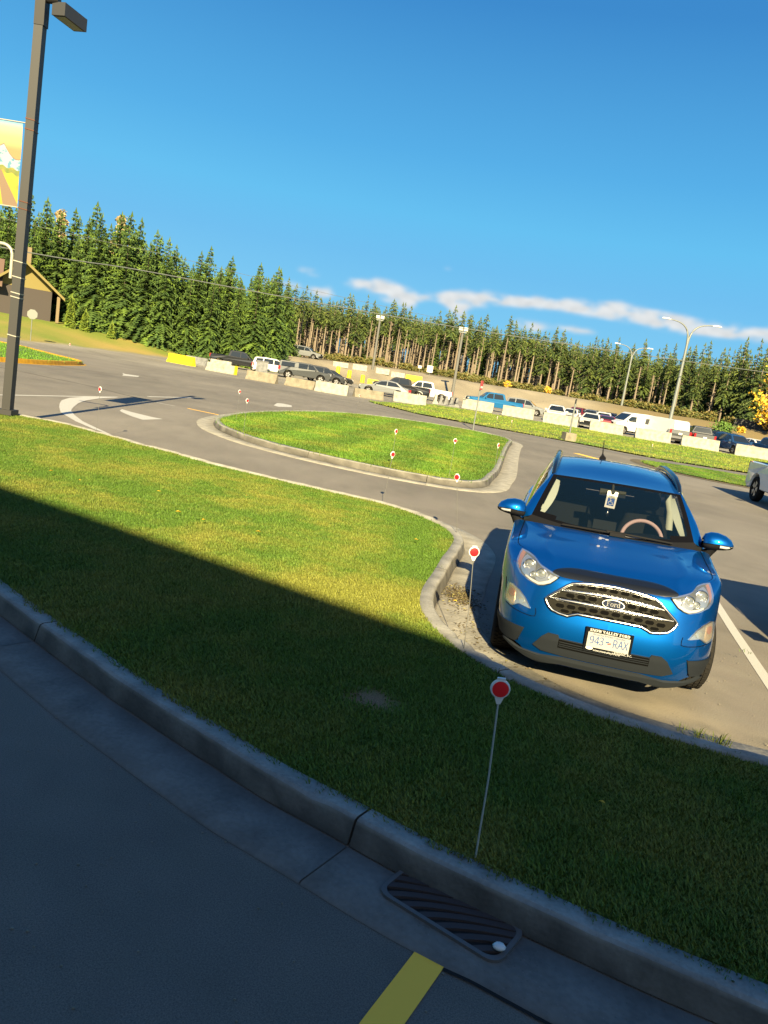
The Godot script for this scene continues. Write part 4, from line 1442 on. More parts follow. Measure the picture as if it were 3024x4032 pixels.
func build_trees():
	var r := RandomNumberGenerator.new()
	r.seed = 404
	var dk = Color(0.030, 0.062, 0.010)
	var lt = Color(0.115, 0.185, 0.018)
	var firs := []
	for i in 6:
		var m = conifer(100 + i, 15.0, 0.03, 3.3 + 0.35 * (i % 3), 0.36, 11, dk, lt, false, 0.35)
		firs.append(m)
	var tall := []
	for i in 8:
		tall.append(conifer(200 + i, 15.0, [0.36, 0.62, 0.26, 0.68, 0.56, 0.32, 0.18, 0.72][i], [2.1, 1.8, 2.4, 1.7, 2.0, 2.5, 2.6, 1.5][i], 0.36, 8, Color(0.032, 0.058, 0.013), Color(0.115, 0.145, 0.024), true, 0.5))
	# left wood: dense firs down to the ground
	var proto := {}
	var put = func(meshes, idx, called, label, at, scale_, group, tm, cm):
		var key = called + str(idx)
		var t
		if proto.has(key):
			t = copy(proto[key], called, label, at, r.randf() * TAU, group)
		else:
			t = tree_from(meshes, called, label, "tree", at, r.randf() * TAU, group, tm, cm)
			proto[key] = t
		t.scale = Vector3(scale_ * r.randf_range(0.85, 1.15), scale_, scale_ * r.randf_range(0.85, 1.15))
		return t
	var topline = vv([-40, 18.5, -27, 17.6, -22, 18.0, -20.4, 18.6, -18.6, 17.2, -16.5, 15.6, -14.5, 15.2, -12, 14.6, -9.5, 14.2])
	var rows = [[93.5, 1.05], [96.0, 1.0], [99.5, 0.98], [103.5, 0.98]]
	for j in rows.size():
		var az = -33.0 + 0.4 * j
		while az < -9.6 - j * 0.35:
			var d = rows[j][0] + r.randf_range(-1.0, 1.0) + (2.0 if az < -22 else 0.0) + max(0.0, (az + 14.0) * 0.4)
			if az < -23.8 and j < 1:
				az += 1.6
				continue
			var p = polar(az, d)
			var y = terrain(p)
			var hgt = ((lut(topline, az) - 2.15) * 0.82 + 2.15 - y) * d / 96.0 * rows[j][1] * r.randf_range(0.80, 1.05)
			if j == 0:
				hgt *= r.randf_range(0.66, 1.0)
			var fi = r.randi() % 6
			put.call(firs[fi], fi, "fir_tree", "dense green fir in the wood left of the parking lot", Vector3(p.x, y - 0.1, p.y), hgt / 15.0, "firs in the left wood", "bark", "needles")
			az += r.randf_range(1.15, 1.75)
	# right wood: tall bare trunks with thin crowns
	var rtop = vv([-11, 14.5, -8.5, 15.0, -4, 15.5, 0, 15.6, 4, 16.2, 8, 15.2, 12, 14.8, 16, 14.6, 20, 15.6, 24, 16.2, 28, 17, 36, 17])
	for j in 6:
		var az = -11.2 + 0.25 * j
		while az < 34.0:
			var d0 = lut(vv([-11, 124, -8, 128, 0, 138, 10, 136, 20, 124, 28, 116, 36, 114]), az)
			var d = d0 + j * 2.4 + r.randf_range(-1.2, 1.2)
			var p = polar(az, d)
			var y = terrain(p)
			var hgt = (lut(rtop, az) * 0.93 - 0.3 - y) * r.randf_range(0.78, 1.07)
			var idx = [1, 3, 4, 1, 3, 0, 7, 7][r.randi() % 8] if az < 11.0 else r.randi() % 7
			put.call(tall[idx], idx, "conifer_tree", "tall thin conifer with a bare lower trunk in the wood edge", Vector3(p.x, y - 0.1, p.y), hgt / 15.0, "conifers of the far wood edge", "bark_grey", "needles_thin")
			az += r.randf_range(0.75, 1.15) * (1.0 + 0.12 * j)
	# the wood behind as one mass
	for wood in [[firs[1], -36.0, -9.0, 107.0, 150.0, 260, "needles", "bark", topline, 1.04], [tall[1], -12.0, 38.0, 138.0, 190.0, 1500, "needles_thin", "bark_grey", rtop, 1.0]]:
		var am: ArrayMesh = ArrayMesh.new()
		for s in 2:
			am.add_surface_from_arrays(Mesh.PRIMITIVE_TRIANGLES, wood[0][s].surface_get_arrays(0))
			am.surface_set_material(s, M[wood[7] if s == 0 else wood[6]])
		var mm := MultiMesh.new()
		mm.transform_format = MultiMesh.TRANSFORM_3D
		mm.mesh = am
		mm.instance_count = wood[5]
		for i in wood[5]:
			var az = r.randf_range(wood[1], wood[2])
			var dmin = wood[3] + (max(0.0, 10.0 - abs(az - 4.0)) * 1.3 if wood[1] > -20 else 0.0)
			var d = r.randf_range(dmin, wood[4])
			var p = polar(az, d)
			var s = (lut(wood[8], az) - (2.0 if wood[1] < -20 else 4.2)) * (0.82 if wood[1] < -20 else 1.0) * (0.86 + 0.16 * r.randf()) * wood[9] / 15.0 * (0.95 if wood[1] > -20 else 1.0)
			mm.set_instance_transform(i, Transform3D(Basis(Vector3.UP, r.randf() * TAU).scaled(Vector3(s, s, s)), Vector3(p.x, terrain(p) - 0.2, p.y)))
		var o := MultiMeshInstance3D.new()
		o.name = numbered("far_wood", self)
		o.multimesh = mm
		add_child(o)
		tag(o, "", "", "", "stuff")
	# young trees under the tall ones, as one mass
	var ym := MultiMesh.new()
	ym.transform_format = MultiMesh.TRANSFORM_3D
	ym.mesh = firs[2][1]
	ym.instance_count = 420
	for i in 420:
		var az = r.randf_range(9.0, 38.0) if i > 60 else r.randf_range(-12.0, 9.0)
		var p = polar(az, lut(vv([-11, 131, -8, 135, 0, 146, 10, 144, 20, 133, 28, 125, 38, 122]), az) + r.randf_range(0.0, 22.0))
		var s = r.randf_range(0.25, 0.52)
		ym.set_instance_transform(i, Transform3D(Basis(Vector3.UP, r.randf() * TAU).scaled(Vector3(s, s, s)), Vector3(p.x, terrain(p) - 0.2, p.y)))
	var yo := MultiMeshInstance3D.new()
	yo.name = numbered("young_wood", self)
	yo.multimesh = ym
	yo.material_override = M["needles_thin"]
	add_child(yo)
	tag(yo, "", "", "", "stuff")
	# undergrowth along the wood edge
	var bl = broadleaf(31, 1.0, 0.8, 14, Color(0.07, 0.09, 0.02), Color(0.16, 0.12, 0.03), 0.12)
	var mm := MultiMesh.new()
	mm.transform_format = MultiMesh.TRANSFORM_3D
	mm.mesh = bl[1]
	mm.instance_count = 170
	for i in 170:
		var az = r.randf_range(-11.0, 34.0)
		var d = lut(vv([-11, 118, 0, 128, 10, 128, 20, 116, 34, 108]), az) + r.randf_range(-3.5, 4)
		var p = polar(az, d)
		var s = r.randf_range(0.5, 1.3)
		mm.set_instance_transform(i, Transform3D(Basis(Vector3.UP, r.randf() * TAU).scaled(Vector3(s * 1.3, s, s * 1.3)), Vector3(p.x, terrain(p) - 0.1, p.y)))
	var us := MultiMeshInstance3D.new()
	us.name = "undergrowth"
	us.multimesh = mm
	us.material_override = M["leaves"]
	add_child(us)
	tag(us, "", "", "", "stuff")
	# single trees and shrubs
	var yl = broadleaf(51, 9.5, 3.4, 150, Color(0.42, 0.24, 0.015), Color(0.62, 0.40, 0.03), 0.2)
	tree_from(yl, "autumn_tree", "yellow autumn tree at the right edge behind the black container", "tree", Vector3(46.2, terrain(Vector2(46.2, -98)) - 0.3, -96), 0.0, "", "bark_grey", "leaves")
	var k = 0
	for q in [[10.3, 116, 1.1], [7.4, 114, 1.0], [23.5, 106, 0.8]]:
		var p = polar(q[0], q[1])
		var bs = broadleaf(60 + k, q[2], 0.5, 16, Color(0.40, 0.22, 0.015), Color(0.55, 0.34, 0.03), 0.13)
		tree_from(bs, "yellow_shrub", ["small yellow shrub on the bank right of the blue pickup", "small orange shrub on the bank above the blue pickup", "small yellow shrub above the dark grey pickup"][k], "shrub", Vector3(p.x, terrain(p) - 0.1, p.y), 0.0, "", "bark_grey", "leaves")
		k += 1
	for q in [[-16.2, 104, 3.0], [-14.6, 103, 2.6], [22.4, 104, 1.5]]:
		var p = polar(q[0], q[1])
		var bs = broadleaf(70 + k, q[2], 1.4, 40, Color(0.04, 0.10, 0.012), Color(0.10, 0.18, 0.02), 0.14)
		tree_from(bs, "green_shrub", ["bright green bush above the white crossover, left one", "bright green bush above the white crossover, right one", "green bush beside the tall double-arm light"][k - 3], "shrub", Vector3(p.x, terrain(p) - 0.1, p.y), 0.0, "", "bark_grey", "leaves")
		k += 1
	var hedge = [[-36.0, -82.6, 3.3, 0.62, "tallest yellow-green columnar cedar right of the lodge"], [-34.7, -83.3, 2.2, 0.6, "middle yellow-green columnar cedar right of the lodge"], [-32.2, -84.4, 1.7, 0.55, "shortest yellow-green columnar cedar right of the lodge"]]
	for q in hedge:
		var m = conifer(300 + int(q[2] * 10), q[2], 0.0, q[3], 0.12, 13, Color(0.07, 0.11, 0.008), Color(0.16, 0.2, 0.012), false, 0.15)
		tree_from(m, "columnar_cedar", q[4], "shrub", Vector3(q[0], terrain(Vector2(q[0], q[1])) - 0.05, q[1]), 0.0, "", "bark", "needles")
	for q in [[-24.6, 108, 14.3, "yellowing birch top showing above the left firs, left one"], [-20.9, 106, 14.9, "yellowing birch top showing above the left firs, right one"]]:
		var p = polar(q[0], q[1])
		var m = broadleaf(90 + int(q[2]), q[2], 1.5, 60, Color(0.26, 0.20, 0.09), Color(0.36, 0.28, 0.14), 0.22)
		tree_from(m, "birch_tree", q[3], "tree", Vector3(p.x, terrain(p), p.y), 0.0, "", "bark_grey", "leaves")

# ---------------------------------------------------------------- parked vehicles (profiles: x = forward, y = up)
func arch(cx, r, cy, from_front := true) -> Array:
	var out := []
	for k in 9:
		var a = PI * k / 8.0
		out.append(Vector2(cx + r * cos(a), cy + r * sin(a)))
	return out

var KINDS := {}

func kinds():
	KINDS = {
	"suv": {"L": 4.55, "W": 1.84, "belt": 1.02, "r": 0.35, "fw": 1.35, "rw": -1.32, "tum": 0.44,
		"top": [2.24, 0.42, 2.27, 0.62, 2.2, 0.82, 2.08, 0.93, 1.15, 1.06, 0.42, 1.56, 0.15, 1.65, -1.0, 1.69, -1.85, 1.62, -2.05, 1.55, -2.22, 1.02, -2.27, 0.75, -2.24, 0.42],
		"glass": [[0.92, 1.08, 0.4, 1.5, -0.05, 1.56, -0.05, 1.08], [-0.13, 1.08, -0.13, 1.56, -1.1, 1.57, -1.1, 1.08], [-1.2, 1.1, -1.2, 1.56, -1.85, 1.5, -1.95, 1.14]], "ws": [4, 5], "rear": [9, 10]},
	"sedan": {"L": 4.6, "W": 1.8, "belt": 0.92, "r": 0.33, "fw": 1.38, "rw": -1.32, "tum": 0.47,
		"top": [2.25, 0.4, 2.3, 0.55, 2.22, 0.7, 2.0, 0.78, 1.1, 0.93, 0.35, 1.36, 0.0, 1.44, -0.6, 1.45, -1.1, 1.38, -1.75, 1.05, -2.2, 0.98, -2.3, 0.7, -2.26, 0.4],
		"glass": [[0.88, 0.97, 0.33, 1.3, -0.2, 1.37, -0.2, 0.97], [-0.28, 0.97, -0.28, 1.37, -1.0, 1.31, -1.45, 1.02]], "ws": [4, 5], "rear": [8, 9]},
	"pickup": {"L": 5.7, "W": 1.98, "belt": 1.18, "r": 0.40, "fw": 1.85, "rw": -1.80, "tum": 0.42,
		"top": [2.82, 0.5, 2.86, 0.75, 2.8, 1.05, 2.65, 1.15, 1.45, 1.24, 0.85, 1.78, 0.6, 1.86, -0.6, 1.87, -0.82, 1.8, -0.98, 1.27, -1.0, 1.24, -2.8, 1.22, -2.85, 0.9, -2.84, 0.55],
		"glass": [[1.22, 1.24, 0.8, 1.7, 0.35, 1.75, 0.35, 1.24], [0.27, 1.24, 0.27, 1.75, -0.6, 1.74, -0.75, 1.27]], "ws": [4, 5], "rear": [8, 9]},
	"canopy": {"L": 5.4, "W": 1.9, "belt": 1.12, "r": 0.38, "fw": 1.65, "rw": -1.65, "tum": 0.42,
		"top": [2.66, 0.48, 2.7, 0.7, 2.62, 0.96, 2.45, 1.05, 1.4, 1.15, 0.8, 1.66, 0.55, 1.74, -0.6, 1.76, -0.85, 1.74, -0.9, 1.72, -2.5, 1.72, -2.64, 1.6, -2.7, 1.1, -2.68, 0.5],
		"glass": [[1.15, 1.17, 0.76, 1.6, 0.3, 1.65, 0.3, 1.17], [0.22, 1.17, 0.22, 1.65, -0.7, 1.65, -0.7, 1.17], [-1.1, 1.2, -1.1, 1.62, -2.4, 1.6, -2.45, 1.2]], "ws": [4, 5], "rear": [11, 12]},
	"van": {"L": 5.5, "W": 2.02, "belt": 1.15, "r": 0.34, "fw": 1.75, "rw": -1.55, "tum": 0.13,
		"top": [2.68, 0.42, 2.75, 0.65, 2.68, 0.95, 2.45, 1.1, 1.95, 1.25, 1.15, 1.95, 0.85, 2.08, -0.6, 2.12, -2.45, 2.08, -2.66, 1.95, -2.72, 1.1, -2.74, 0.8, -2.72, 0.42],
		"glass": [[1.72, 1.25, 1.2, 1.72, 0.62, 1.75, 0.62, 1.25]], "ws": [4, 5], "rear": []},
	"hatch": {"L": 3.95, "W": 1.7, "belt": 0.92, "r": 0.31, "fw": 1.2, "rw": -1.2, "tum": 0.44,
		"top": [1.93, 0.38, 1.97, 0.55, 1.88, 0.75, 1.7, 0.83, 1.05, 0.95, 0.35, 1.38, 0.05, 1.48, -0.9, 1.5, -1.45, 1.42, -1.6, 1.36, -1.9, 0.92, -1.96, 0.65, -1.94, 0.4],
		"glass": [[0.85, 0.98, 0.33, 1.32, -0.1, 1.4, -0.1, 0.98], [-0.18, 0.98, -0.18, 1.4, -1.0, 1.38, -1.2, 1.02]], "ws": [4, 5], "rear": [9, 10]}}

func inset_poly(poly, d) -> Array:
	var out := []
	var n = poly.size()
	for i in n:
		var a = poly[(i - 1 + n) % n]
		var b = poly[(i + 1) % n]
		var t = (b - a).normalized()
		out.append(poly[i] + Vector2(t.y, -t.x) * d)
	return out

func vehicle(kind, paint, called, label, category, at, turn, group := "parked vehicles in the far lot") -> Node3D:
	var K = KINDS[kind]
	var t = thing(called, label, category, at, turn, group)
	var W2 = K.W * 0.5
	var gc = 0.24 if kind != "pickup" else 0.36
	var poly = vv(K.top)
	# underside from tail to nose with wheel arches
	var ra = K.r + 0.07
	poly.append(Vector2(poly[-1].x + 0.12, gc))
	for w in [K.rw, K.fw]:
		for k in range(8, -1, -1):
			var a = PI * k / 8.0
			var y = K.r + ra * sin(a)
			if y > gc:
				poly.append(Vector2(w + ra * cos(a), y))
	poly.append(Vector2(poly[0].x - 0.12, gc))
	var hw = func(p): return W2 - K.tum * max(0.0, p.y - K.belt) - 0.05 * ss(K.L * 0.5 - 0.5, K.L * 0.5, abs(p.x)) - 0.04 * ss(0.6, 0.2, p.y)
	var inn = inset_poly(poly, -0.035)
	if Geometry2D.is_point_in_polygon(inn[3], PackedVector2Array(poly)) == false:
		inn = inset_poly(poly, 0.035)
	var body := B.new(true)
	var rings := []
	for q in [[1.0, inn, 0.0], [1.0, poly, 0.06], [-1.0, poly, 0.06], [-1.0, inn, 0.0]]:
		var row := []
		for p in q[1]:
			row.append(Vector3(q[0] * (hw.call(p) - q[2]), p.y, p.x))
		rings.append(row)
	body.grid(rings, true)
	var tr = Geometry2D.triangulate_polygon(PackedVector2Array(inn))
	for e in [0, 3]:
		for i in range(0, tr.size(), 3):
			body.tri(rings[e][tr[i]], rings[e][tr[i + 1]], rings[e][tr[i + 2]])
	part("body", body, paint, t)
	for g in K.glass:
		for s in [-1, 1]:
			var b := B.new(true)
			var pg = vv(g)
			var tg = Geometry2D.triangulate_polygon(PackedVector2Array(pg))
			for i in tg:
				var p = pg[i]
				b.v(Vector3(s * (hw.call(p) + 0.008), p.y, p.x))
			part("side_window", b, "dark_glass", t)
	var strip = func(i0, i1, name_, m, w0, w1, e0, e1):
		var a = poly[i0].lerp(poly[i1], e0)
		var c = poly[i0].lerp(poly[i1], e1)
		var nn = (c - a).normalized()
		nn = Vector2(nn.y, -nn.x)
		if nn.y < 0:
			nn = -nn
		a += nn * 0.012
		c += nn * 0.012
		var b := B.new(true)
		var wa = hw.call(a) - w0
		var wc = hw.call(c) - w1
		b.quad(Vector3(-wa, a.y, a.x), Vector3(wa, a.y, a.x), Vector3(wc, c.y, c.x), Vector3(-wc, c.y, c.x))
		part(name_, b, m, t)
	strip.call(K.ws[0], K.ws[1], "windshield", "dark_glass", 0.12, 0.12, 0.06, 0.96)
	if K.rear.size():
		strip.call(K.rear[0], K.rear[1], "rear_window", "dark_glass", 0.13, 0.12, 0.08, 0.85)
	if kind == "pickup":
		var bed := B.new(true)
		bed.box(Vector3(0, 1.225, -1.92), Vector3(K.W - 0.36, 0.02, 1.66))
		part("truck_bed", bed, "black_plastic", t)
	# wheels
	for w in [K.fw, K.rw]:
		for s in [-1, 1]:
			var bs = Basis(Vector3(0, 0, 1), Vector3(0, 1, 0), Vector3(-1, 0, 0)) if s < 0 else Basis(Vector3(0, 0, -1), Vector3(0, 1, 0), Vector3(1, 0, 0))
			var o = Vector3(s * (W2 - 0.13), K.r, w)
			var ty := B.new()
			ty.lathe(vv([K.r * 0.62, -0.11, K.r * 0.9, -0.11, K.r, -0.07, K.r, 0.08, K.r * 0.93, 0.115, K.r * 0.66, 0.11, K.r * 0.62, 0.06, 0.01, 0.05]), o, bs, 20)
			var wh = part("wheel", ty, "rubber", t)
			var rm := B.new(true)
			for k in 5:
				var a0 = TAU * k / 5.0
				var pts := []
				for d in [-0.36, 0.36]:
					pts.append(Vector2(cos(a0 + d), sin(a0 + d)) * K.r * 0.62)
				for d in [0.5, -0.5]:
					pts.append(Vector2(cos(a0 + d), sin(a0 + d)) * K.r * 0.16)
				rm.extrude(pts, 0.02, Transform3D(bs, o + bs * Vector3(0, 0, 0.085)))
			part("rim", rm, "rim_metal", wh)
	# lights, bumpers, grille
	var fx = poly[1].x
	var rx = -K.L * 0.5 - 0.02
	var hy = {"suv": 0.78, "sedan": 0.66, "pickup": 0.98, "canopy": 0.9, "van": 0.92, "hatch": 0.70}[kind]
	for s in [-1, 1]:
		var hl := B.new(true)
		hl.box(Vector3(s * (W2 - 0.26), hy, fx - 0.12), Vector3(0.34, 0.16, 0.26), Basis(Vector3.UP, s * 0.25))
		part("headlight", hl, "headlight", t)
		var tl := B.new(true)
		tl.box(Vector3(s * (W2 - 0.14), hy + 0.06, rx + 0.1), Vector3(0.16, 0.34, 0.22))
		part("taillight", tl, "taillight", t)
		var mr := B.new(true)
		var q = vv(K.glass[0])[0]
		mr.box(Vector3(s * (W2 + 0.11), q.y + 0.06, q.x - 0.08), Vector3(0.2, 0.14, 0.1))
		part("mirror", mr, paint, t)
	var gr := B.new(true)
	gr.box(Vector3(0, hy - 0.04, fx - 0.06), Vector3(K.W * 0.5, 0.22, 0.16))
	part("grille", gr, "black_plastic", t)
	for e in [[fx - 0.02, 1.0], [rx + 0.02, -1.0]]:
		var bp := B.new(true)
		bp.box(Vector3(0, 0.46 if kind != "pickup" else 0.58, e[0] - e[1] * 0.07), Vector3(K.W * 0.94, 0.2, 0.2))
		part("bumper", bp, "grey_plastic" if kind != "pickup" else "chrome", t)
	var pl := B.new(true)
	pl.box(Vector3(0, hy - 0.06, rx - 0.005), Vector3(0.31, 0.16, 0.02))
	part("number_plate", pl, "white_metal", t)
	return t

func build_vehicles():
	kinds()
	var D = func(a): return deg_to_rad(a)
	var G = func(x, z): return Vector3(x, terrain(Vector2(x, z)), z)
	# near ones
	vehicle("pickup", "paint_pale", "pickup_truck", "pale silver pickup cut off by the right edge, its shaded side showing", "pickup", Vector3(12.28, 0, -22.65), D.call(-6), "")
	vehicle("hatch", "paint_grey", "parked_hatchback", "small grey hatchback just outside the right edge casting a shadow by the white line", "car", Vector3(5.32, 0, -6.75), D.call(-6), "")
	# left group
	vehicle("pickup", "paint_black", "pickup_truck", "black pickup at the left end of the lot, facing right", "pickup", G.call(-18.0, -83.2), D.call(97))
	vehicle("suv", "paint_white", "parked_suv", "white crossover facing right behind the grey cabinet", "car", G.call(-13.7, -81.2), D.call(98))
	vehicle("canopy", "paint_grey", "pickup_truck", "grey pickup with a canopy facing right, beside the dark SUV", "pickup", G.call(-10.3, -79.8), D.call(98))
	vehicle("suv", "paint_dark", "parked_suv", "dark SUV whose nose sticks out past the grey canopy pickup", "car", G.call(-8.6, -82.2), D.call(99))
	vehicle("sedan", "paint_black", "parked_sedan", "black car partly hidden at the right end of the left vehicle group", "car", G.call(-7.9, -84.3), D.call(100))
	vehicle("suv", "paint_navy", "parked_suv", "blue car up on the bank under the left trees", "car", G.call(-19.4, -110), D.call(95))
	vehicle("sedan", "paint_dark", "parked_sedan", "dark car up on the bank beside the bright bush", "car", G.call(-17.0, -112), D.call(95))
	vehicle("suv", "paint_silver", "parked_suv", "silver car up on the bank before the first bare trunks", "car", G.call(-14.6, -112), D.call(80))
	# centre
	vehicle("pickup", "paint_black", "pickup_truck", "black pickup facing left behind the silver sedan", "pickup", G.call(-0.3, -77.0), D.call(-88))
	vehicle("sedan", "paint_silver", "parked_sedan", "silver sedan facing left in front of the black pickup", "car", G.call(-1.7, -71.0), D.call(-96))
	vehicle("pickup", "paint_white", "pickup_truck", "white pickup behind the black pickup, its tail to the right", "pickup", G.call(2.1, -81.0), D.call(-88))
	vehicle("pickup", "paint_bright_blue", "pickup_truck", "bright blue pickup facing left in the middle of the lot", "pickup", G.call(9.3, -79.5), D.call(-84))
	vehicle("suv", "paint_silver", "parked_suv", "silver car behind the bright blue pickup's tail", "car", G.call(13.9, -88.0), D.call(76))
	# right
	vehicle("suv", "paint_white", "parked_suv", "white SUV facing the camera right of the blue pickup", "car", G.call(15.3, -77.5), D.call(-10))
	vehicle("sedan", "paint_white", "parked_sedan", "white car further back right of the white SUV", "car", G.call(19.2, -88.5), D.call(-20))
	vehicle("sedan", "paint_white", "parked_sedan", "white sedan facing the camera beside the concrete post", "car", G.call(17.9, -73.4), D.call(-18))
	var k = 0
	for q in [[20.6, -92, "paint_red", "dark red car in the row behind the white sedan"], [22.4, -92.5, "paint_silver", "silver car in the row behind the white sedan, next to the red one"], [24.3, -91, "paint_dark", "dark car in the row behind the white van's nose"], [21.6, -83.5, "paint_white", "white car half hidden behind the long white van"], [24.2, -84.0, "paint_red", "red car peeping over the long white van's bonnet"]]:
		vehicle("suv", q[2], "parked_suv", q[3], "car", G.call(q[0], q[1]), D.call(-25 + 3 * k))
		k += 1
	vehicle("sedan", "paint_red", "parked_sedan", "low red car between the white sedan and the long white van", "car", G.call(19.9, -75.8), D.call(170))
	vehicle("van", "paint_white", "parked_van", "long white van seen from the side, facing left", "van", G.call(22.4, -74.6), D.call(-72))
	vehicle("van", "paint_white", "parked_van", "tall white van seen from behind next to the long white van", "van", G.call(24.4, -73.2), D.call(-156))
	vehicle("pickup", "paint_grey", "pickup_truck", "dark pickup with big tyres seen from behind, right of the white vans", "pickup", G.call(25.6, -72.6), D.call(170))
	vehicle("pickup", "paint_dark", "pickup_truck", "dark grey pickup seen from behind with a bright rear window", "pickup", G.call(27.7, -72.0), D.call(168))
	vehicle("suv", "paint_navy", "parked_suv", "navy blue SUV facing the camera left of the rightmost barrier", "car", G.call(29.4, -68.4), D.call(10))
	vehicle("pickup", "paint_navy", "pickup_truck", "navy blue pickup at the right edge of the lot", "pickup", G.call(32.4, -67.2), D.call(12))
	k = 0
	for q in [[29.6, -83, "paint_black"], [32.0, -82, "paint_silver"], [34.4, -81.2, "paint_dark"], [36.8, -80.2, "paint_white"], [39.4, -79, "paint_black"], [31.0, -91, "paint_white"], [34.5, -90, "paint_dark"], [38.0, -88.5, "paint_silver"]]:
		vehicle("suv" if k % 2 == 0 else "sedan", q[2], "parked_suv" if k % 2 == 0 else "parked_sedan", ["black SUV in the row behind the navy SUV, leftmost", "silver sedan in the row behind the navy SUV", "dark SUV in the row right of the silver sedan", "white sedan in the row behind the navy pickup", "black SUV at the right end of the row", "white SUV in the last row before the bank", "dark sedan in the last row before the bank", "silver SUV in the last row below the black container"][k], "car", G.call(q[0], q[1]), D.call(14 + 4 * (k % 3)))
		k += 1

# ---------------------------------------------------------------- the blue car (x to the picture's right, y up, z towards its nose; nose at z = 0)
var plan_ := []
var plan_n := []
var FI := vv([0.18, 0.10, 0.22, 0.06, 0.27, 0.03, 0.33, 0.015, 0.41, 0, 0.5, 0, 0.58, 0.01, 0.62, 0.02, 0.70, 0.035, 0.80, 0.06, 0.86, 0.085, 0.885, 0.11, 0.905, 0.15, 0.95, 0.3])
var SI := vv([0.18, 0.15, 0.22, 0.12, 0.3, 0.065, 0.38, 0.025, 0.5, 0.008, 0.62, 0.012, 0.7, 0.0, 0.85, 0.004, 1.2, 0.03])
var TT := vv([0, 0.885, 0.12, 0.89, 0.25, 0.905, 0.5, 0.945, 0.8, 0.975, 1.1, 1.0, 1.42, 1.05, 2.2, 1.085, 3.0, 1.12, 3.5, 1.15, 4.1, 1.15])

func car_plan():
	var p = curve(vv([0, 0, 0.2, -0.004, 0.4, -0.024, 0.55, -0.068, 0.67, -0.145, 0.76, -0.27, 0.82, -0.44, 0.855, -0.68, 0.872, -0.95, 0.878, -1.4, 0.878, -2.2, 0.875, -2.9, 0.86, -3.4, 0.83, -3.75, 0.75, -3.98, 0.55, -4.06, 0.3, -4.08, 0, -4.09]), 0.045)
	plan_ = p
	for i in p.size():
		var t = (p[min(i + 1, p.size() - 1)] - p[max(i - 1, 0)]).normalized()
		plan_n.append(Vector2(-t.y, t.x))

func tub_at(i, y, top) -> Vector3:
	var c = plan_[i]
	var w = ss(0.25, 0.7, -c.y)
	var ins = lut(FI, y) * (1 - w) + lut(SI, y) * w
	if top - y < 0.05:
		var q = 1.0 - (top - y) / 0.05
		ins += 0.05 * w * (1.0 - sqrt(max(0.0, 1.0 - q * q)))
	var p = c - plan_n[i] * ins
	return Vector3(p.x, y, p.y)

func tub_top(i) -> float:
	return lut(TT, -plan_[i].y)

func tub_bottom(i) -> float:
	var z = plan_[i].y
	var y = 0.21 + (0.095 * ss(0.48, 0.66, plan_[i].x) if plan_[i].y > -0.6 else 0.0)
	for wz in [-0.87, -3.39]:
		var d = abs(z - wz)
		if d < 0.385:
			y = max(y, 0.335 + sqrt(0.385 * 0.385 - d * d))
	return y

var skin := PackedFloat32Array()   # z of the front skin, every centimetre in x (0..0.9) and y (0.15..1.0)

func car_front(x, y) -> float:
	if skin.is_empty():
		for j in 86:
			for i in 91:
				skin.append(skin_z(i * 0.01, 0.15 + j * 0.01))
	var fx = clamp(abs(x) * 100.0, 0.0, 89.99)
	var fy = clamp((y - 0.15) * 100.0, 0.0, 84.99)
	var i = int(fx)
	var j = int(fy)
	var a = lerp(skin[j * 91 + i], skin[j * 91 + i + 1], fx - i)
	var b = lerp(skin[j * 91 + 91 + i], skin[j * 91 + 92 + i], fx - i)
	return lerp(a, b, fy - j)

func skin_z(ax, y) -> float:
	var last = Vector2(0, 0)
	for i in plan_.size():
		if plan_[i].y < -1.0:
			break
		var p = tub_at(i, y, 2.0)
		if p.x >= ax and i > 0:
			var t = (ax - last.x) / max(p.x - last.x, 1e-5)
			return lerp(last.y, p.z, t)
		last = Vector2(p.x, p.z)
	return last.y

func on_front(p, off) -> Vector3:
	var z = car_front(p.x, p.y)
	var e = 0.006
	var n = Vector3(z - car_front(p.x + e, p.y), z - car_front(p.x, p.y + e), e).normalized()
	return Vector3(p.x, p.y, z) + n * off

func split_tri(out, a, b, c, depth):
	if depth == 0 or max(a.distance_to(b), max(b.distance_to(c), c.distance_to(a))) < 0.035:
		out.append_array([a, b, c])
		return
	var ab = (a + b) / 2
	var bc = (b + c) / 2
	var ca = (c + a) / 2
	split_tri(out, a, ab, ca, depth - 1)
	split_tri(out, ab, b, bc, depth - 1)
	split_tri(out, ca, bc, c, depth - 1)
	split_tri(out, ab, bc, ca, depth - 1)

func decal(b, poly, off, depth := 4, rim := true):
	var pp = PackedVector2Array(poly)
	var tr = Geometry2D.triangulate_polygon(pp)
	var out := []
	for i in range(0, tr.size(), 3):
		split_tri(out, pp[tr[i]], pp[tr[i + 1]], pp[tr[i + 2]], depth)
	var memo := {}
	for p in out:
		var k = Vector2i(roundi(p.x * 10000), roundi(p.y * 10000))
		if not memo.has(k):
			memo[k] = on_front(p, off)
		b.v(memo[k])
	if rim:
		var g = b.g
		b.g = 1
		for i in pp.size():
			var a = pp[i]
			var c = pp[(i + 1) % pp.size()]
			var n = max(1, int(ceil(a.distance_to(c) / 0.035)))
			for j in n:
				var p = a.lerp(c, float(j) / n)
				var q = a.lerp(c, float(j + 1) / n)
				b.quad(on_front(p, off), on_front(q, off), on_front(q, -0.004), on_front(p, -0.004))
		b.g = g

func mir(poly) -> Array:
	var out := []
	for p in poly:
		out.append(Vector2(-p.x, p.y))
	out.reverse()
	return out

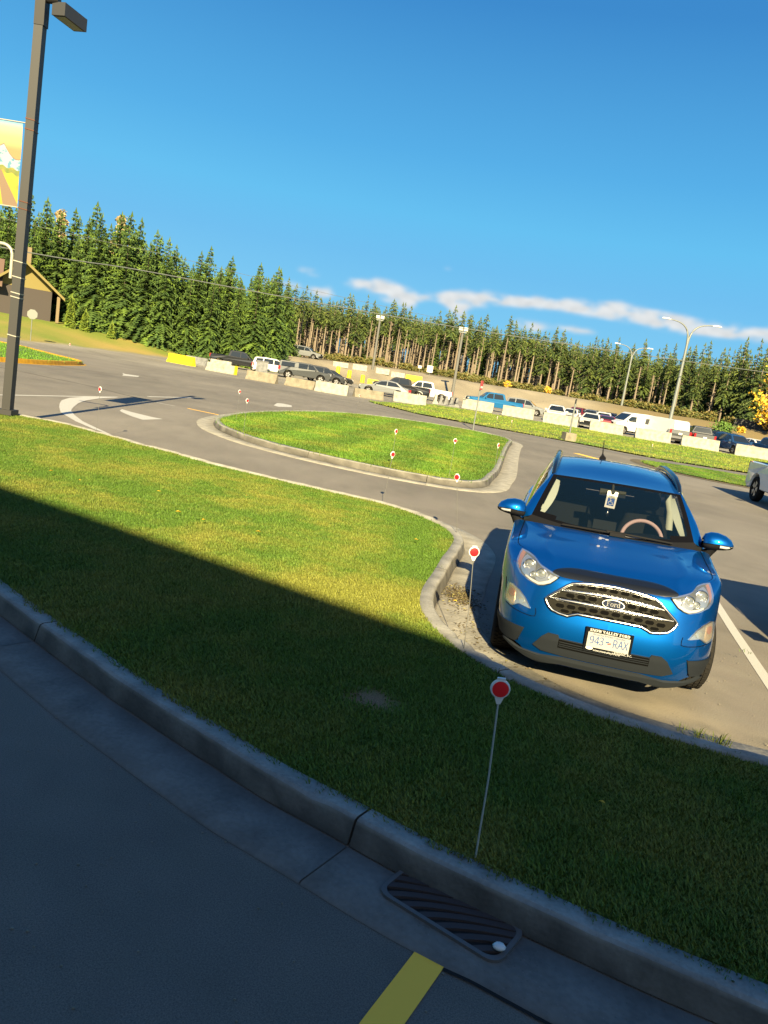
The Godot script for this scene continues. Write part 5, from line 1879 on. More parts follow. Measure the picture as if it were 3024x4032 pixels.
func ellipse(c, rx, ry, n := 20) -> Array:
	var out := []
	for k in n:
		var a = TAU * k / n
		out.append(c + Vector2(cos(a) * rx, sin(a) * ry))
	return out

func ws_pt(u, v) -> Vector3:
	var au = abs(u)
	var lo = Vector3(0.715 * u, 1.08 + 0.02 * au * au, -1.15 - 0.30 * pow(au, 2.2))
	var hi = Vector3(0.585 * u, 1.478 - 0.014 * au * au, -1.81 - 0.06 * au * au)
	return lo.lerp(hi, v) + Vector3(0, 0.5, 0.86) * (0.022 * sin(PI * v))

func rail_pt(t) -> Vector3:
	var c = [Vector3(0.592, 1.467, -1.90), Vector3(0.612, 1.525, -2.35), Vector3(0.612, 1.552, -3.0), Vector3(0.59, 1.53, -3.55), Vector3(0.56, 1.48, -3.85)]
	var f = clamp(t, 0.0, 1.0) * 4.0
	var i = min(int(f), 3)
	return c[i].cubic_interpolate(c[i + 1], c[max(i - 1, 0)], c[min(i + 2, 4)], f - i)

func build_blue_car():
	car_plan()
	var t = thing("blue_suv", "bright blue compact SUV parked facing the camera, black hood guard and disabled placard inside", "car", Vector3(1.76, 0.0, -5.42), deg_to_rad(-12.0))
	t.rotate_object_local(Vector3(0, 0, 1), deg_to_rad(1.1))
	var n = plan_.size()
	# skin of bumper, wings, doors and tail
	var tub := B.new()
	var ts = [0, 0.06, 0.13, 0.2, 0.28, 0.36, 0.45, 0.54, 0.63, 0.72, 0.8, 0.87, 0.92, 0.95, 0.97, 0.985, 1.0]
	for s in [1, -1]:
		var rows := []
		for i in n:
			var row := []
			var lo = tub_bottom(i)
			var hi = tub_top(i)
			for q in ts:
				var p = tub_at(i, lerp(lo, hi, q), hi)
				row.append(Vector3(p.x * s, p.y, p.z))
			rows.append(row)
		if s < 0:
			rows.reverse()
		tub.grid(rows)
	part("body", tub, "car_blue", t)
	# hood
	var iA = 0
	var iB = 0
	for i in n:
		if plan_[i].x < 0.70 and plan_[i].y > -1.0:
			iA = i
		if plan_[i].y > -1.42:
			iB = i
	var topv = func(fi):
		var i = int(fi)
		var a = tub_at(i, tub_top(i), tub_top(i))
		var j = min(i + 1, n - 1)
		return a.lerp(tub_at(j, tub_top(j), tub_top(j)), fi - i)
	var hood_pt = func(u, v):
		var au = abs(u)
		var sg = 1.0 if u >= 0 else -1.0
		var F = topv.call(au * iA)
		F.x *= sg
		var cB = topv.call(float(iB))
		var Bk = Vector3(u * cB.x, lerp(1.088, cB.y, pow(au, 2.5)), lerp(-1.10, cB.z, pow(au, 2.2)))
		var S = topv.call(lerp(float(iA), float(iB), v))
		var R = S
		var L = Vector3(-S.x, S.y, S.z)
		var cA = topv.call(float(iA))
		var up = (u + 1) * 0.5
		var c0 = Vector3(-cA.x, cA.y, cA.z).lerp(cA, up)
		var c1 = Vector3(-cB.x, cB.y, cB.z).lerp(cB, up)
		var p = F.lerp(Bk, v) + L.lerp(R, up) - c0.lerp(c1, v)
		var sn = pow(max(0.0, sin(PI * v)), 0.6)
		p.y += 0.026 * (1.0 - pow(au, 4)) * sn
		p.y += 0.010 * exp(-pow((au - lerp(0.66, 0.60, v)) / 0.05, 2)) * sn
		p.y -= 0.006 * exp(-pow(u / 0.30, 2)) * sn
		return p
	var hood := B.new()
	var rows := []
	for j in 25:
		var v = pow(j / 24.0, 1.25)
		var row := []
		for i in 61:
			row.append(hood_pt.call(-1.0 + i / 30.0, v))
		rows.append(row)
	hood.grid(rows)
	part("hood", hood, "car_blue", t)
	# black guard on the hood's front edge
	var guard := B.new()
	rows = []
	for j in 7:
		var row := []
		for i in 41:
			var u = -0.64 + 1.28 * i / 40.0
			var e = 1.0 - pow(abs(u) / 0.645, 5)
			var v = -0.004 + (0.18 * e + 0.004) * j / 6.0
			var p = hood_pt.call(u, max(v, 0.0))
			p += Vector3(0, 0.75, 0.66) * (0.02 * (1.0 if j > 0 and j < 6 else 0.2))
			if j == 0:
				p += Vector3(0, -0.022 * e, 0.012)
			row.append(p)
		rows.append(row)
	guard.grid(rows)
	part("hood_guard", guard, "gloss_black", t)
	# shut lines between hood and wings
	for s in [-1, 1]:
		var gap := B.new()
		rows = []
		for j in 22:
			var v = lerp(0.16, 1.0, j / 21.0)
			var a = hood_pt.call(s * lerp(0.965, 0.945, v), v) + Vector3(0, 0.0025, 0)
			var b = hood_pt.call(s * (lerp(0.965, 0.945, v) - 0.010), v) + Vector3(0, 0.0025, 0)
			rows.append([a, b])
		gap.grid(rows)
		part("shut_line", gap, "hole_black", t)
	# windshield and its black border
	var edges_u = [-1.0, -0.93, -0.7, -0.45, -0.2, 0.0, 0.2, 0.45, 0.7, 0.93, 1.0]
	var edges_v = [0.0, 0.06, 0.13, 0.3, 0.45, 0.6, 0.75, 0.9, 0.95, 1.0]
	var glass := B.new()
	var frit := B.new()
	for j in edges_v.size() - 1:
		for i in edges_u.size() - 1:
			var border = i == 0 or i == edges_u.size() - 2 or j < 1 or j >= edges_v.size() - 2 or (j < 2 and (i == 1 or i == edges_u.size() - 3))
			var b = frit if border else glass
			for jj in 2:
				for ii in 3:
					var u0 = lerp(edges_u[i], edges_u[i + 1], ii / 3.0)
					var u1 = lerp(edges_u[i], edges_u[i + 1], (ii + 1) / 3.0)
					var v0 = lerp(edges_v[j], edges_v[j + 1], jj / 2.0)
					var v1 = lerp(edges_v[j], edges_v[j + 1], (jj + 1) / 2.0)
					b.quad(ws_pt(u0, v0), ws_pt(u0, v1), ws_pt(u1, v1), ws_pt(u1, v0))
	part("windshield", glass, "clear_glass", t)
	part("windshield_border", frit, "frit", t)
	var cowl := B.new()
	rows = [[], []]
	for i in 41:
		var u = -1.0 + i / 20.0
		rows[0].append(hood_pt.call(u * 0.985, 1.0) - Vector3(0, 0.012, -0.01))
		rows[1].append(ws_pt(u, 0.015))
	cowl.grid(rows)
	part("cowl", cowl, "black_plastic", t)
	# pillars and sides of the cabin
	var side_pt = func(s, tt, v):
		var z = lerp(-1.44, -3.98, tt)
		var best = 0
		for i in n:
			if plan_[i].y > z and i < n - 14:
				best = i
		var lo = topv.call(min(float(best) + clamp((plan_[best].y - z) / max(0.001, plan_[best].y - plan_[min(best + 1, n - 1)].y), 0, 1), n - 2.0))
		var hi = rail_pt(tt)
		var p = lo.lerp(hi, v) + Vector3(0.03 * sin(PI * v), 0, 0)
		return Vector3(p.x * s, p.y, p.z)
	var cab := B.new()
	var tb = [0, 0.03, 0.12, 0.2, 0.29, 0.36, 0.40, 0.5, 0.6, 0.7, 0.74, 0.8, 0.88, 0.95, 1.0]
	var vb = [0, 0.05, 0.3, 0.6, 0.88, 1.0]
	for s in [1, -1]:
		var win := [B.new(), B.new(), B.new()]
		for i in tb.size() - 1:
			for j in vb.size() - 1:
				var mid_v = j > 0 and j < vb.size() - 2
				var k = -1
				if mid_v and tb[i] >= 0.03 and tb[i + 1] <= 0.36:
					k = 0
				elif mid_v and tb[i] >= 0.40 and tb[i + 1] <= 0.70:
					k = 1
				elif mid_v and tb[i] >= 0.74 and tb[i + 1] <= 0.88:
					k = 2
				var b = cab if k < 0 else win[k]
				b.quad(side_pt.call(s, tb[i], vb[j]), side_pt.call(s, tb[i], vb[j + 1]), side_pt.call(s, tb[i + 1], vb[j + 1]), side_pt.call(s, tb[i + 1], vb[j]))
		for k in 3:
			part("side_window", win[k], "tint_glass", t)
		# windscreen pillar
		for j in 10:
			var v0 = j / 10.0
			var v1 = (j + 1) / 10.0
			var e0 = side_pt.call(s, 0.0, v0)
			var e1 = side_pt.call(s, 0.0, v1)
			var m0 = (ws_pt(s, v0) + e0) / 2 + Vector3(s * 0.012, 0, 0.012)
			var m1 = (ws_pt(s, v1) + e1) / 2 + Vector3(s * 0.012, 0, 0.012)
			cab.quad(ws_pt(s, v0), ws_pt(s, v1), m1, m0)
			cab.quad(m0, m1, e1, e0)
	part("cabin_frame", cab, "car_blue", t)
	var roof := B.new()
	rows = []
	for j in 15:
		var v = j / 14.0
		var row := []
		for i in 31:
			var u = -1.0 + i / 15.0
			var e = rail_pt(v)
			var f = ws_pt(u, 1.0)
			var zc = lerp(-1.81, -3.92, v)
			var p = Vector3(e.x * u, e.y + 0.045 * (1 - pow(abs(u), 2.4)) * ss(0.0, 0.25, v), lerp(zc, e.z, u * u))
			p = p.lerp(f, clamp(1.0 - v * 7.0, 0, 1))
			row.append(p)
		rows.append(row)
	roof.grid(rows)
	part("roof", roof, "car_blue", t)
	var tail := B.new()
	rows = [[], []]
	for i in 31:
		var u = -1.0 + i / 15.0
		var e = rail_pt(1.0)
		rows[0].append(Vector3(e.x * u, e.y + 0.045 * (1 - pow(abs(u), 2.4)), lerp(-3.92, e.z, u * u)))
		rows[1].append(Vector3(0.79 * u, 1.15, lerp(-4.08, -3.97, u * u)))
	tail.grid(rows)
	part("rear_window", tail, "dark_glass", t)
	var bar := B.new(true)
	bar.box(Vector3(0, 0.33, -2.1), Vector3(1.45, 0.14, 3.6))
	for wz in [-0.87, -3.39]:
		for s in [-1, 1]:
			bar.box(Vector3(s * 0.6, 0.62, wz), Vector3(0.05, 0.55, 0.8))
	part("underbody", bar, "black_plastic", t)
	for s in [-1, 1]:
		var rl := B.new()
		rl.tube([Vector3(s * 0.585, 1.465, -1.93), Vector3(s * 0.583, 1.515, -2.05), Vector3(s * 0.577, 1.565, -2.3), Vector3(s * 0.572, 1.588, -2.7), Vector3(s * 0.568, 1.598, -3.1), Vector3(s * 0.56, 1.58, -3.45), Vector3(s * 0.555, 1.54, -3.75)], [0.018, 0.024, 0.030, 0.032, 0.032, 0.03, 0.02], 10)
		part("roof_rail", rl, "gloss_black", t)
	var an := B.new()
	an.tube([Vector3(-0.085, 1.585, -3.42), Vector3(-0.085, 1.605, -3.45), Vector3(-0.09, 1.64, -3.47), Vector3(-0.1, 1.79, -3.54)], [0.04, 0.022, 0.007, 0.004], 8)
	part("antenna", an, "black_plastic", t)
	# mirrors
	for s in [-1, 1]:
		var st = [[0.772, 1.148, 0.030, 0.045], [0.785, 1.153, 0.052, 0.08], [0.83, 1.158, 0.064, 0.10], [0.89, 1.161, 0.064, 0.105], [0.95, 1.160, 0.054, 0.095], [1.0, 1.155, 0.036, 0.07], [1.022, 1.151, 0.018, 0.04], [1.03, 1.15, 0.003, 0.01]]
		for lower in [false, true]:
			var mb := B.new()
			rows = []
			for q in st:
				var row := []
				for k in 19:
					var a = (PI * k / 18.0) if not lower else (PI + PI * k / 18.0)
					var sc = 1.0 if not lower else 0.62
					row.append(Vector3(s * q[0], q[1] - 0.022 + (0.005 if not lower else 0.0) + sin(a) * q[2] * (1.35 if not lower else 0.95), -1.42 + cos(a) * q[3] * (1.0 if not lower else 0.97)))
				rows.append(row)
			mb.grid(rows)
			if lower:
				mb.tube([Vector3(s * 0.865, 1.105, -1.42), Vector3(s * 0.845, 1.05, -1.44), Vector3(s * 0.80, 0.99, -1.47)], [0.05, 0.04, 0.06], 10)
			part("mirror_shell" if lower else "mirror_cap", mb, "black_plastic" if lower else "car_blue", t)
		var ind := B.new()
		ind.tube([Vector3(s * 0.90, 1.126, -1.322), Vector3(s * 0.96, 1.124, -1.335), Vector3(s * 1.01, 1.128, -1.375)], [0.013, 0.012, 0.006], 8)
		part("mirror_indicator", ind, "headlight", t)
	# wheels
	for wz in [-0.87, -3.39]:
		for s in [-1, 1]:
			var bs = Basis(Vector3(0, 0, 1), Vector3(0, 1, 0), Vector3(-1, 0, 0)) if s < 0 else Basis(Vector3(0, 0, -1), Vector3(0, 1, 0), Vector3(1, 0, 0))
			if wz > -1.0:
				bs = Basis(Vector3.UP, 0.06) * bs
			var o = Vector3(s * 0.755, 0.335, wz)
			var ty := B.new()
			ty.lathe(vv([0.21, -0.10, 0.30, -0.105, 0.322, -0.085, 0.326, -0.05, 0.326, 0.05, 0.322, 0.085, 0.30, 0.108, 0.22, 0.10, 0.21, 0.07, 0.01, 0.05]), o, bs, 40)
			if wz > -1.0:
				for k in 46:
					for r in 5:
						var a = TAU * (k + 0.5 * (r % 2)) / 46.0
						var x = (r - 2) * 0.036
						var q = bs * Basis(Vector3(0, 0, 1), a)
						ty.box(o + q * Vector3(0.328 - abs(r - 2) * 0.002, 0, x), Vector3(0.014, 0.034, 0.029), q)
			var wh = part("wheel", ty, "rubber", t)
			var rm := B.new(true)
			for k in 5:
				var a0 = TAU * k / 5.0
				var pts := []
				for d in [-0.34, 0.34]:
					pts.append(Vector2(cos(a0 + d), sin(a0 + d)) * 0.205)
				for d in [0.55, -0.55]:
					pts.append(Vector2(cos(a0 + d), sin(a0 + d)) * 0.05)
				rm.extrude(pts, 0.02, Transform3D(bs, o + bs * Vector3(0, 0, 0.085)))
			part("rim", rm, "rim_metal", wh)
	car_front_details(t)
	car_interior(t)

func car_front_details(t):
	var half = vv([0, 0.886, 0.10, 0.882, 0.22, 0.872, 0.305, 0.857, 0.345, 0.832, 0.40, 0.785, 0.462, 0.732, 0.482, 0.705, 0.472, 0.672, 0.445, 0.638, 0.415, 0.617, 0.36, 0.603, 0.295, 0.597, 0.262, 0.612, 0.225, 0.626, 0.12, 0.628, 0, 0.628])
	var outer := []
	for p in half:
		outer.append(p)
	for i in range(half.size() - 2, 0, -1):
		outer.append(Vector2(-half[i].x, half[i].y))
	var inner = inset_poly(outer, 0.027)
	if not Geometry2D.is_point_in_polygon(inner[6], PackedVector2Array(outer)):
		inner = inset_poly(outer, -0.027)
	var mesh_b := B.new()
	decal(mesh_b, inner, 0.003)
	var grille = part("grille", mesh_b, "grille_plastic", t)
	var ring := B.new()
	var N = outer.size()
	for i in N:
		var a = outer[i]
		var b = outer[(i + 1) % N]
		var c = inner[i]
		var d = inner[(i + 1) % N]
		for q in 3:
			var p0 = a.lerp(b, q / 3.0)
			var p1 = a.lerp(b, (q + 1) / 3.0)
			var r0 = c.lerp(d, q / 3.0)
			var r1 = c.lerp(d, (q + 1) / 3.0)
			var lev = [[0.0, 0.0], [0.22, 0.019], [0.6, 0.023], [0.9, 0.015], [1.0, 0.0]]
			for k in 4:
				ring.quad(on_front(p0.lerp(r0, lev[k][0]), lev[k][1]), on_front(p1.lerp(r1, lev[k][0]), lev[k][1]), on_front(p1.lerp(r1, lev[k + 1][0]), lev[k + 1][1]), on_front(p0.lerp(r0, lev[k + 1][0]), lev[k + 1][1]))
	part("grille_frame", ring, "chrome", grille)
	for q in [[0.803, 0.365, 0.020], [0.724, 0.44, 0.010]]:
		var up := []
		var dn := []
		for i in 25:
			var x = lerp(-q[1], q[1], i / 24.0)
			var y = q[0] - q[2] * pow(x / q[1], 2)
			var th = 0.0165 * (1.0 - 0.6 * pow(abs(x) / q[1], 6))
			up.append(Vector2(x, y + th))
			dn.append(Vector2(x, y - th))
		var ro := B.new()
		for i in 24:
			var lv = [0.0, 0.2, 0.5, 0.8, 1.0]
			var hv = [0.0, 0.014, 0.018, 0.014, 0.0]
			for k in 4:
				ro.quad(on_front(up[i].lerp(dn[i], lv[k]), hv[k] + 0.003), on_front(up[i + 1].lerp(dn[i + 1], lv[k]), hv[k] + 0.003), on_front(up[i + 1].lerp(dn[i + 1], lv[k + 1]), hv[k + 1] + 0.003), on_front(up[i].lerp(dn[i], lv[k + 1]), hv[k + 1] + 0.003))
		part("grille_bar", ro, "chrome", grille)
	# honeycomb openings
	for q in [[0.845, [-0.24, -0.16, -0.08, 0, 0.08, 0.16, 0.24], 0.011], [0.770, [-0.30, -0.22, -0.14, 0.14, 0.22, 0.30], 0.014], [0.745, [-0.345, -0.26, -0.18, 0.19, 0.26, 0.345], 0.007], [0.690, [-0.36, -0.28, -0.2, -0.12, -0.04, 0.04, 0.12, 0.2, 0.28, 0.36], 0.014], [0.655, [-0.32, -0.24, -0.16, -0.08, 0.0, 0.08, 0.16, 0.24, 0.32], 0.011]]:
		for x in q[1]:
			var hx = decal_hex(Vector2(x, q[0] - 0.018 * pow(x / 0.4, 2)), 0.033, q[2])
			part("opening", hx, "hole_black", grille)
			var hb := B.new()
			decal(hb, hex_poly(Vector2(x, q[0] - 0.018 * pow(x / 0.4, 2)), 0.039, q[2] + 0.005), 0.005, 2)
			part("cell_rim", hb, "cell_plastic", grille)
	var em := B.new()
	decal(em, ellipse(Vector2(0.008, 0.757), 0.080, 0.034, 28), 0.03)
	var badge = part("badge", em, "chrome", t)
	em = B.new()
	decal(em, ellipse(Vector2(0.008, 0.757), 0.075, 0.0295, 28), 0.033)
	part("badge_field", em, "badge_blue", badge)
	var tm = part("badge_script", text_mesh("Ford", 0.032, 0.002, "Droid Serif", false, true), "chrome", badge)
	tm.position = on_front(Vector2(0.008, 0.757), 0.0355)
	tm.rotation = Vector3(-0.18, 0, 0)
	# lower bumper
	var lip := B.new()
	decal(lip, vv([-0.507, 0.340, -0.45, 0.424, -0.41, 0.460, -0.335, 0.460, -0.325, 0.437, 0.325, 0.432, 0.335, 0.452, 0.405, 0.452, 0.452, 0.420, 0.510, 0.332, 0.44, 0.305, 0.25, 0.302, -0.25, 0.305, -0.44, 0.31]), 0.012)
	var lp = part("lower_bumper", lip, "grey_plastic", t)
	var hol := B.new()
	decal(hol, vv([-0.325, 0.368, -0.325, 0.432, 0.325, 0.428, 0.325, 0.366]), 0.014, 4, false)
	part("intake", hol, "hole_black", lp)
	for y in [0.385, 0.40, 0.415]:
		var sl := B.new()
		decal(sl, vv([-0.32, y - 0.003, -0.32, y + 0.003, 0.32, y + 0.001, 0.32, y - 0.005]), 0.018)
		part("slat", sl, "grey_plastic", lp)
	var sk := B.new()
	decal(sk, vv([-0.73, 0.30, -0.6, 0.272, -0.45, 0.268, -0.28, 0.292, 0.28, 0.288, 0.45, 0.262, 0.6, 0.268, 0.745, 0.30, 0.735, 0.285, 0.66, 0.262, 0.55, 0.222, 0.45, 0.205, 0.28, 0.232, -0.28, 0.236, -0.45, 0.208, -0.55, 0.225, -0.66, 0.265, -0.725, 0.285]), 0.018)
	part("skid_panel", sk, "grey_plastic2", t)
	for s in [1, -1]:
		var f = func(list): return vv(list) if s > 0 else mir(vv(list))
		var cl := B.new()
		decal(cl, f.call([0.592, 0.442, 0.70, 0.438, 0.79, 0.428, 0.845, 0.425, 0.845, 0.37, 0.825, 0.325, 0.79, 0.312, 0.70, 0.308, 0.635, 0.315, 0.618, 0.35]), 0.011)
		part("corner_cladding", cl, "grey_plastic", t)
		# headlight
		var hp = f.call([0.398, 0.866, 0.42, 0.842, 0.455, 0.808, 0.50, 0.786, 0.538, 0.776, 0.60, 0.788, 0.68, 0.812, 0.712, 0.838, 0.726, 0.875, 0.722, 0.915, 0.708, 0.944, 0.66, 0.936, 0.60, 0.920, 0.54, 0.898, 0.47, 0.882])
		var hb := B.new()
		decal(hb, hp, 0.004)
		var hl = part("headlight", hb, "frit", t)
		var hin = inset_poly(hp, 0.012)
		if not Geometry2D.is_point_in_polygon(hin[3], PackedVector2Array(hp)):
			hin = inset_poly(hp, -0.012)
		for q in [[0.640, 0.872, 0.058, 0.058], [0.528, 0.845, 0.050, 0.05], [0.448, 0.85, 0.028, 0.03]]:
			for piece in Geometry2D.intersect_polygons(PackedVector2Array(ellipse(Vector2(q[0] * s, q[1]), q[2], q[3], 22)), PackedVector2Array(hin)):
				var h2 := B.new()
				decal(h2, Array(piece), 0.008)
				part("reflector_bowl", h2, "lamp_silver", hl)
		for q in [[0.628, 0.886, 0.043], [0.530, 0.862, 0.036], [0.585, 0.842, 0.024]]:
			var c3 = on_front(Vector2(q[0] * s, q[1]), 0.006)
			var ax = Vector3(0.25 * s, 0.12, 0.95).normalized()
			var xx = Vector3.UP.cross(ax).normalized()
			var bs = Basis(xx, ax.cross(xx), ax)
			var pr := B.new()
			pr.lathe(vv([q[2] * 1.15, 0.0, q[2] * 1.12, 0.016, q[2] * 0.98, 0.018, q[2] * 0.93, 0.006]), c3, bs, 24)
			part("projector_ring", pr, "chrome", hl)
			pr = B.new()
			pr.lathe(vv([q[2] * 0.92, 0.004, q[2] * 0.75, 0.012, q[2] * 0.4, 0.018, 0.001, 0.02]), c3, bs, 24)
			part("projector_lens", pr, "lamp_lens", hl)
		var dr := B.new()
		decal(dr, f.call([0.412, 0.858, 0.460, 0.812, 0.505, 0.792, 0.54, 0.783, 0.60, 0.795, 0.645, 0.81, 0.642, 0.822, 0.598, 0.81, 0.541, 0.799, 0.512, 0.808, 0.472, 0.828, 0.432, 0.862]), 0.014)
		part("daylight_strip", dr, "lamp_strip", hl)
		var am := B.new()
		decal(am, f.call([0.703, 0.838, 0.722, 0.873, 0.719, 0.913, 0.706, 0.94, 0.682, 0.934, 0.70, 0.885]), 0.011)
		part("amber_reflector", am, "amber", hl)
		var cv := B.new()
		decal(cv, hp, 0.024, 4, false)
		part("lens_cover", cv, "lamp_clear", hl)
		# fog and turn lamp
		var fp = f.call([0.567, 0.594, 0.590, 0.625, 0.622, 0.664, 0.672, 0.698, 0.732, 0.712, 0.757, 0.704, 0.766, 0.65, 0.772, 0.60, 0.764, 0.582, 0.706, 0.566, 0.682, 0.585, 0.655, 0.603])
		var fb := B.new()
		decal(fb, fp, 0.006)
		var fl = part("turn_lamp", fb, "lamp_silver", t)
		var fa := B.new()
		decal(fa, f.call([0.695, 0.585, 0.71, 0.575, 0.758, 0.59, 0.764, 0.605, 0.75, 0.695, 0.73, 0.70, 0.70, 0.69]), 0.011)
		part("amber_lens", fa, "amber_pale", fl)
		var fr := B.new()
		decal(fr, ellipse(Vector2(0.722 * s, 0.655), 0.022, 0.028), 0.016)
		part("bulb", fr, "amber", fl)
		fr = B.new()
		decal(fr, ellipse(Vector2(0.64 * s, 0.632), 0.022, 0.022), 0.014)
		part("fog_lens", fr, "lamp_lens", fl)
		fr = B.new()
		decal(fr, fp, 0.02, 4, false)
		part("lens_cover", fr, "lamp_clear", fl)
		# shut lines
		for ln in [[0.532, 0.610, 0.528, 0.552, 0.600, 0.545, 0.700, 0.550, 0.765, 0.560], [0.775, 0.575, 0.79, 0.66, 0.80, 0.72], [0.592, 0.446, 0.62, 0.40, 0.625, 0.318]]:
			var sb := B.new()
			decal(sb, band(curve(f.call(ln) if s > 0 else vv(ln).map(func(p): return Vector2(-p.x, p.y)), 0.04), 0.005), 0.002, 3)
			part("shut_line", sb, "hole_black", t)
	# number plate in its frame
	var po = Vector3(0.02, 0.491, 0.016)
	var fb := B.new(true)
	fb.box(po, Vector3(0.338, 0.176, 0.014))
	var plate = part("number_plate_frame", fb, "gloss_black", t)
	var pb := B.new(true)
	pb.box(po + Vector3(0, -0.003, 0.008), Vector3(0.300, 0.112, 0.006))
	part("number_plate", pb, "plate_white", plate)
	for q in [["943", 0.058, -0.082, -0.004, "plate_text", "Droid Sans"], ["RAX", 0.058, 0.086, -0.004, "plate_text", "Droid Sans"], ["Beautiful British Columbia", 0.013, 0, 0.042, "plate_text", "Droid Serif"], ["SNOW VALLEY FORD", 0.019, 0, 0.070, "white_metal", "Droid Serif"], ["www.snowvalleyford.ca", 0.013, 0.0, -0.077, "white_metal", "Droid Sans"], ["KITIMAT, B.C.", 0.014, 0.115, -0.068, "white_metal", "Droid Serif"]]:
		var tm2 = part("lettering", text_mesh(q[0], q[1], 0.0015, q[5], q[0].begins_with("SNOW")), q[4], plate)
		tm2.position = po + Vector3(q[2], q[3], 0.0125)
		if q[0].length() == 3:
			tm2.scale = Vector3(0.80, 1.0, 1.0)
	for q in [[-0.006, 0.004, "plate_text"], [0.008, -0.006, "plate_red"]]:
		var fm := B.new(true)
		fm.box(po + Vector3(q[0], q[1] - 0.004, 0.0115), Vector3(0.024, 0.009, 0.002), Basis(Vector3(0, 0, 1), 0.25))
		part("plate_emblem", fm, q[2], plate)
	var ov := B.new(true)
	ov.extrude(ellipse(Vector2(-0.125, -0.068), 0.026, 0.012), 0.004, Transform3D(Basis(), po + Vector3(0, 0, 0.009)))
	part("oval_mark", ov, "white_metal", plate)
	# wipers
	for q in [[[-0.43, 1.092, -1.205, -0.2, 1.098, -1.155, 0.02, 1.104, -1.125, 0.1, 1.10, -1.115], 0.010], [[-0.06, 1.112, -1.13, 0.2, 1.106, -1.15, 0.5, 1.085, -1.235], 0.010]]:
		var pts := []
		for i in range(0, q[0].size(), 3):
			pts.append(Vector3(q[0][i], q[0][i + 1], q[0][i + 2]) + Vector3(0, 0.012, 0.014))
		var wb := B.new()
		wb.tube(pts, q[1], 6)
		part("wiper", wb, "black_plastic", t)
	for q in [[-0.32, -0.08, 0.0], [0.05, 0.28, 0.0]]:
		var sb := B.new(true)
		for k in 6:
			var a = lerp(q[0], q[1], k / 6.0)
			var c = lerp(q[0], q[1], (k + 1) / 6.0)
			var pa = ws_pt(a / 0.71, 0.018)
			var pc = ws_pt(c / 0.71, 0.018)
			sb.tube([pa + Vector3(0, 0.012, 0.02), pc + Vector3(0, 0.012, 0.02)], 0.005, 5, false)
		part("wiper_blade", sb, "rim_metal", t)
	var pv := B.new(true)
	pv.box(Vector3(0.035, 1.108, -1.115), Vector3(0.13, 0.03, 0.05), Basis(Vector3.UP, 0.05))
	part("wiper_pivot", pv, "black_plastic", t)

func hex_poly(c, rx, ry) -> Array:
	return [c + Vector2(-rx, 0), c + Vector2(-rx * 0.68, ry), c + Vector2(rx * 0.68, ry), c + Vector2(rx, 0), c + Vector2(rx * 0.68, -ry), c + Vector2(-rx * 0.68, -ry)]

func decal_hex(c, rx, ry) -> B:
	var b := B.new()
	decal(b, hex_poly(c, rx, ry), 0.009, 2, false)
	return b

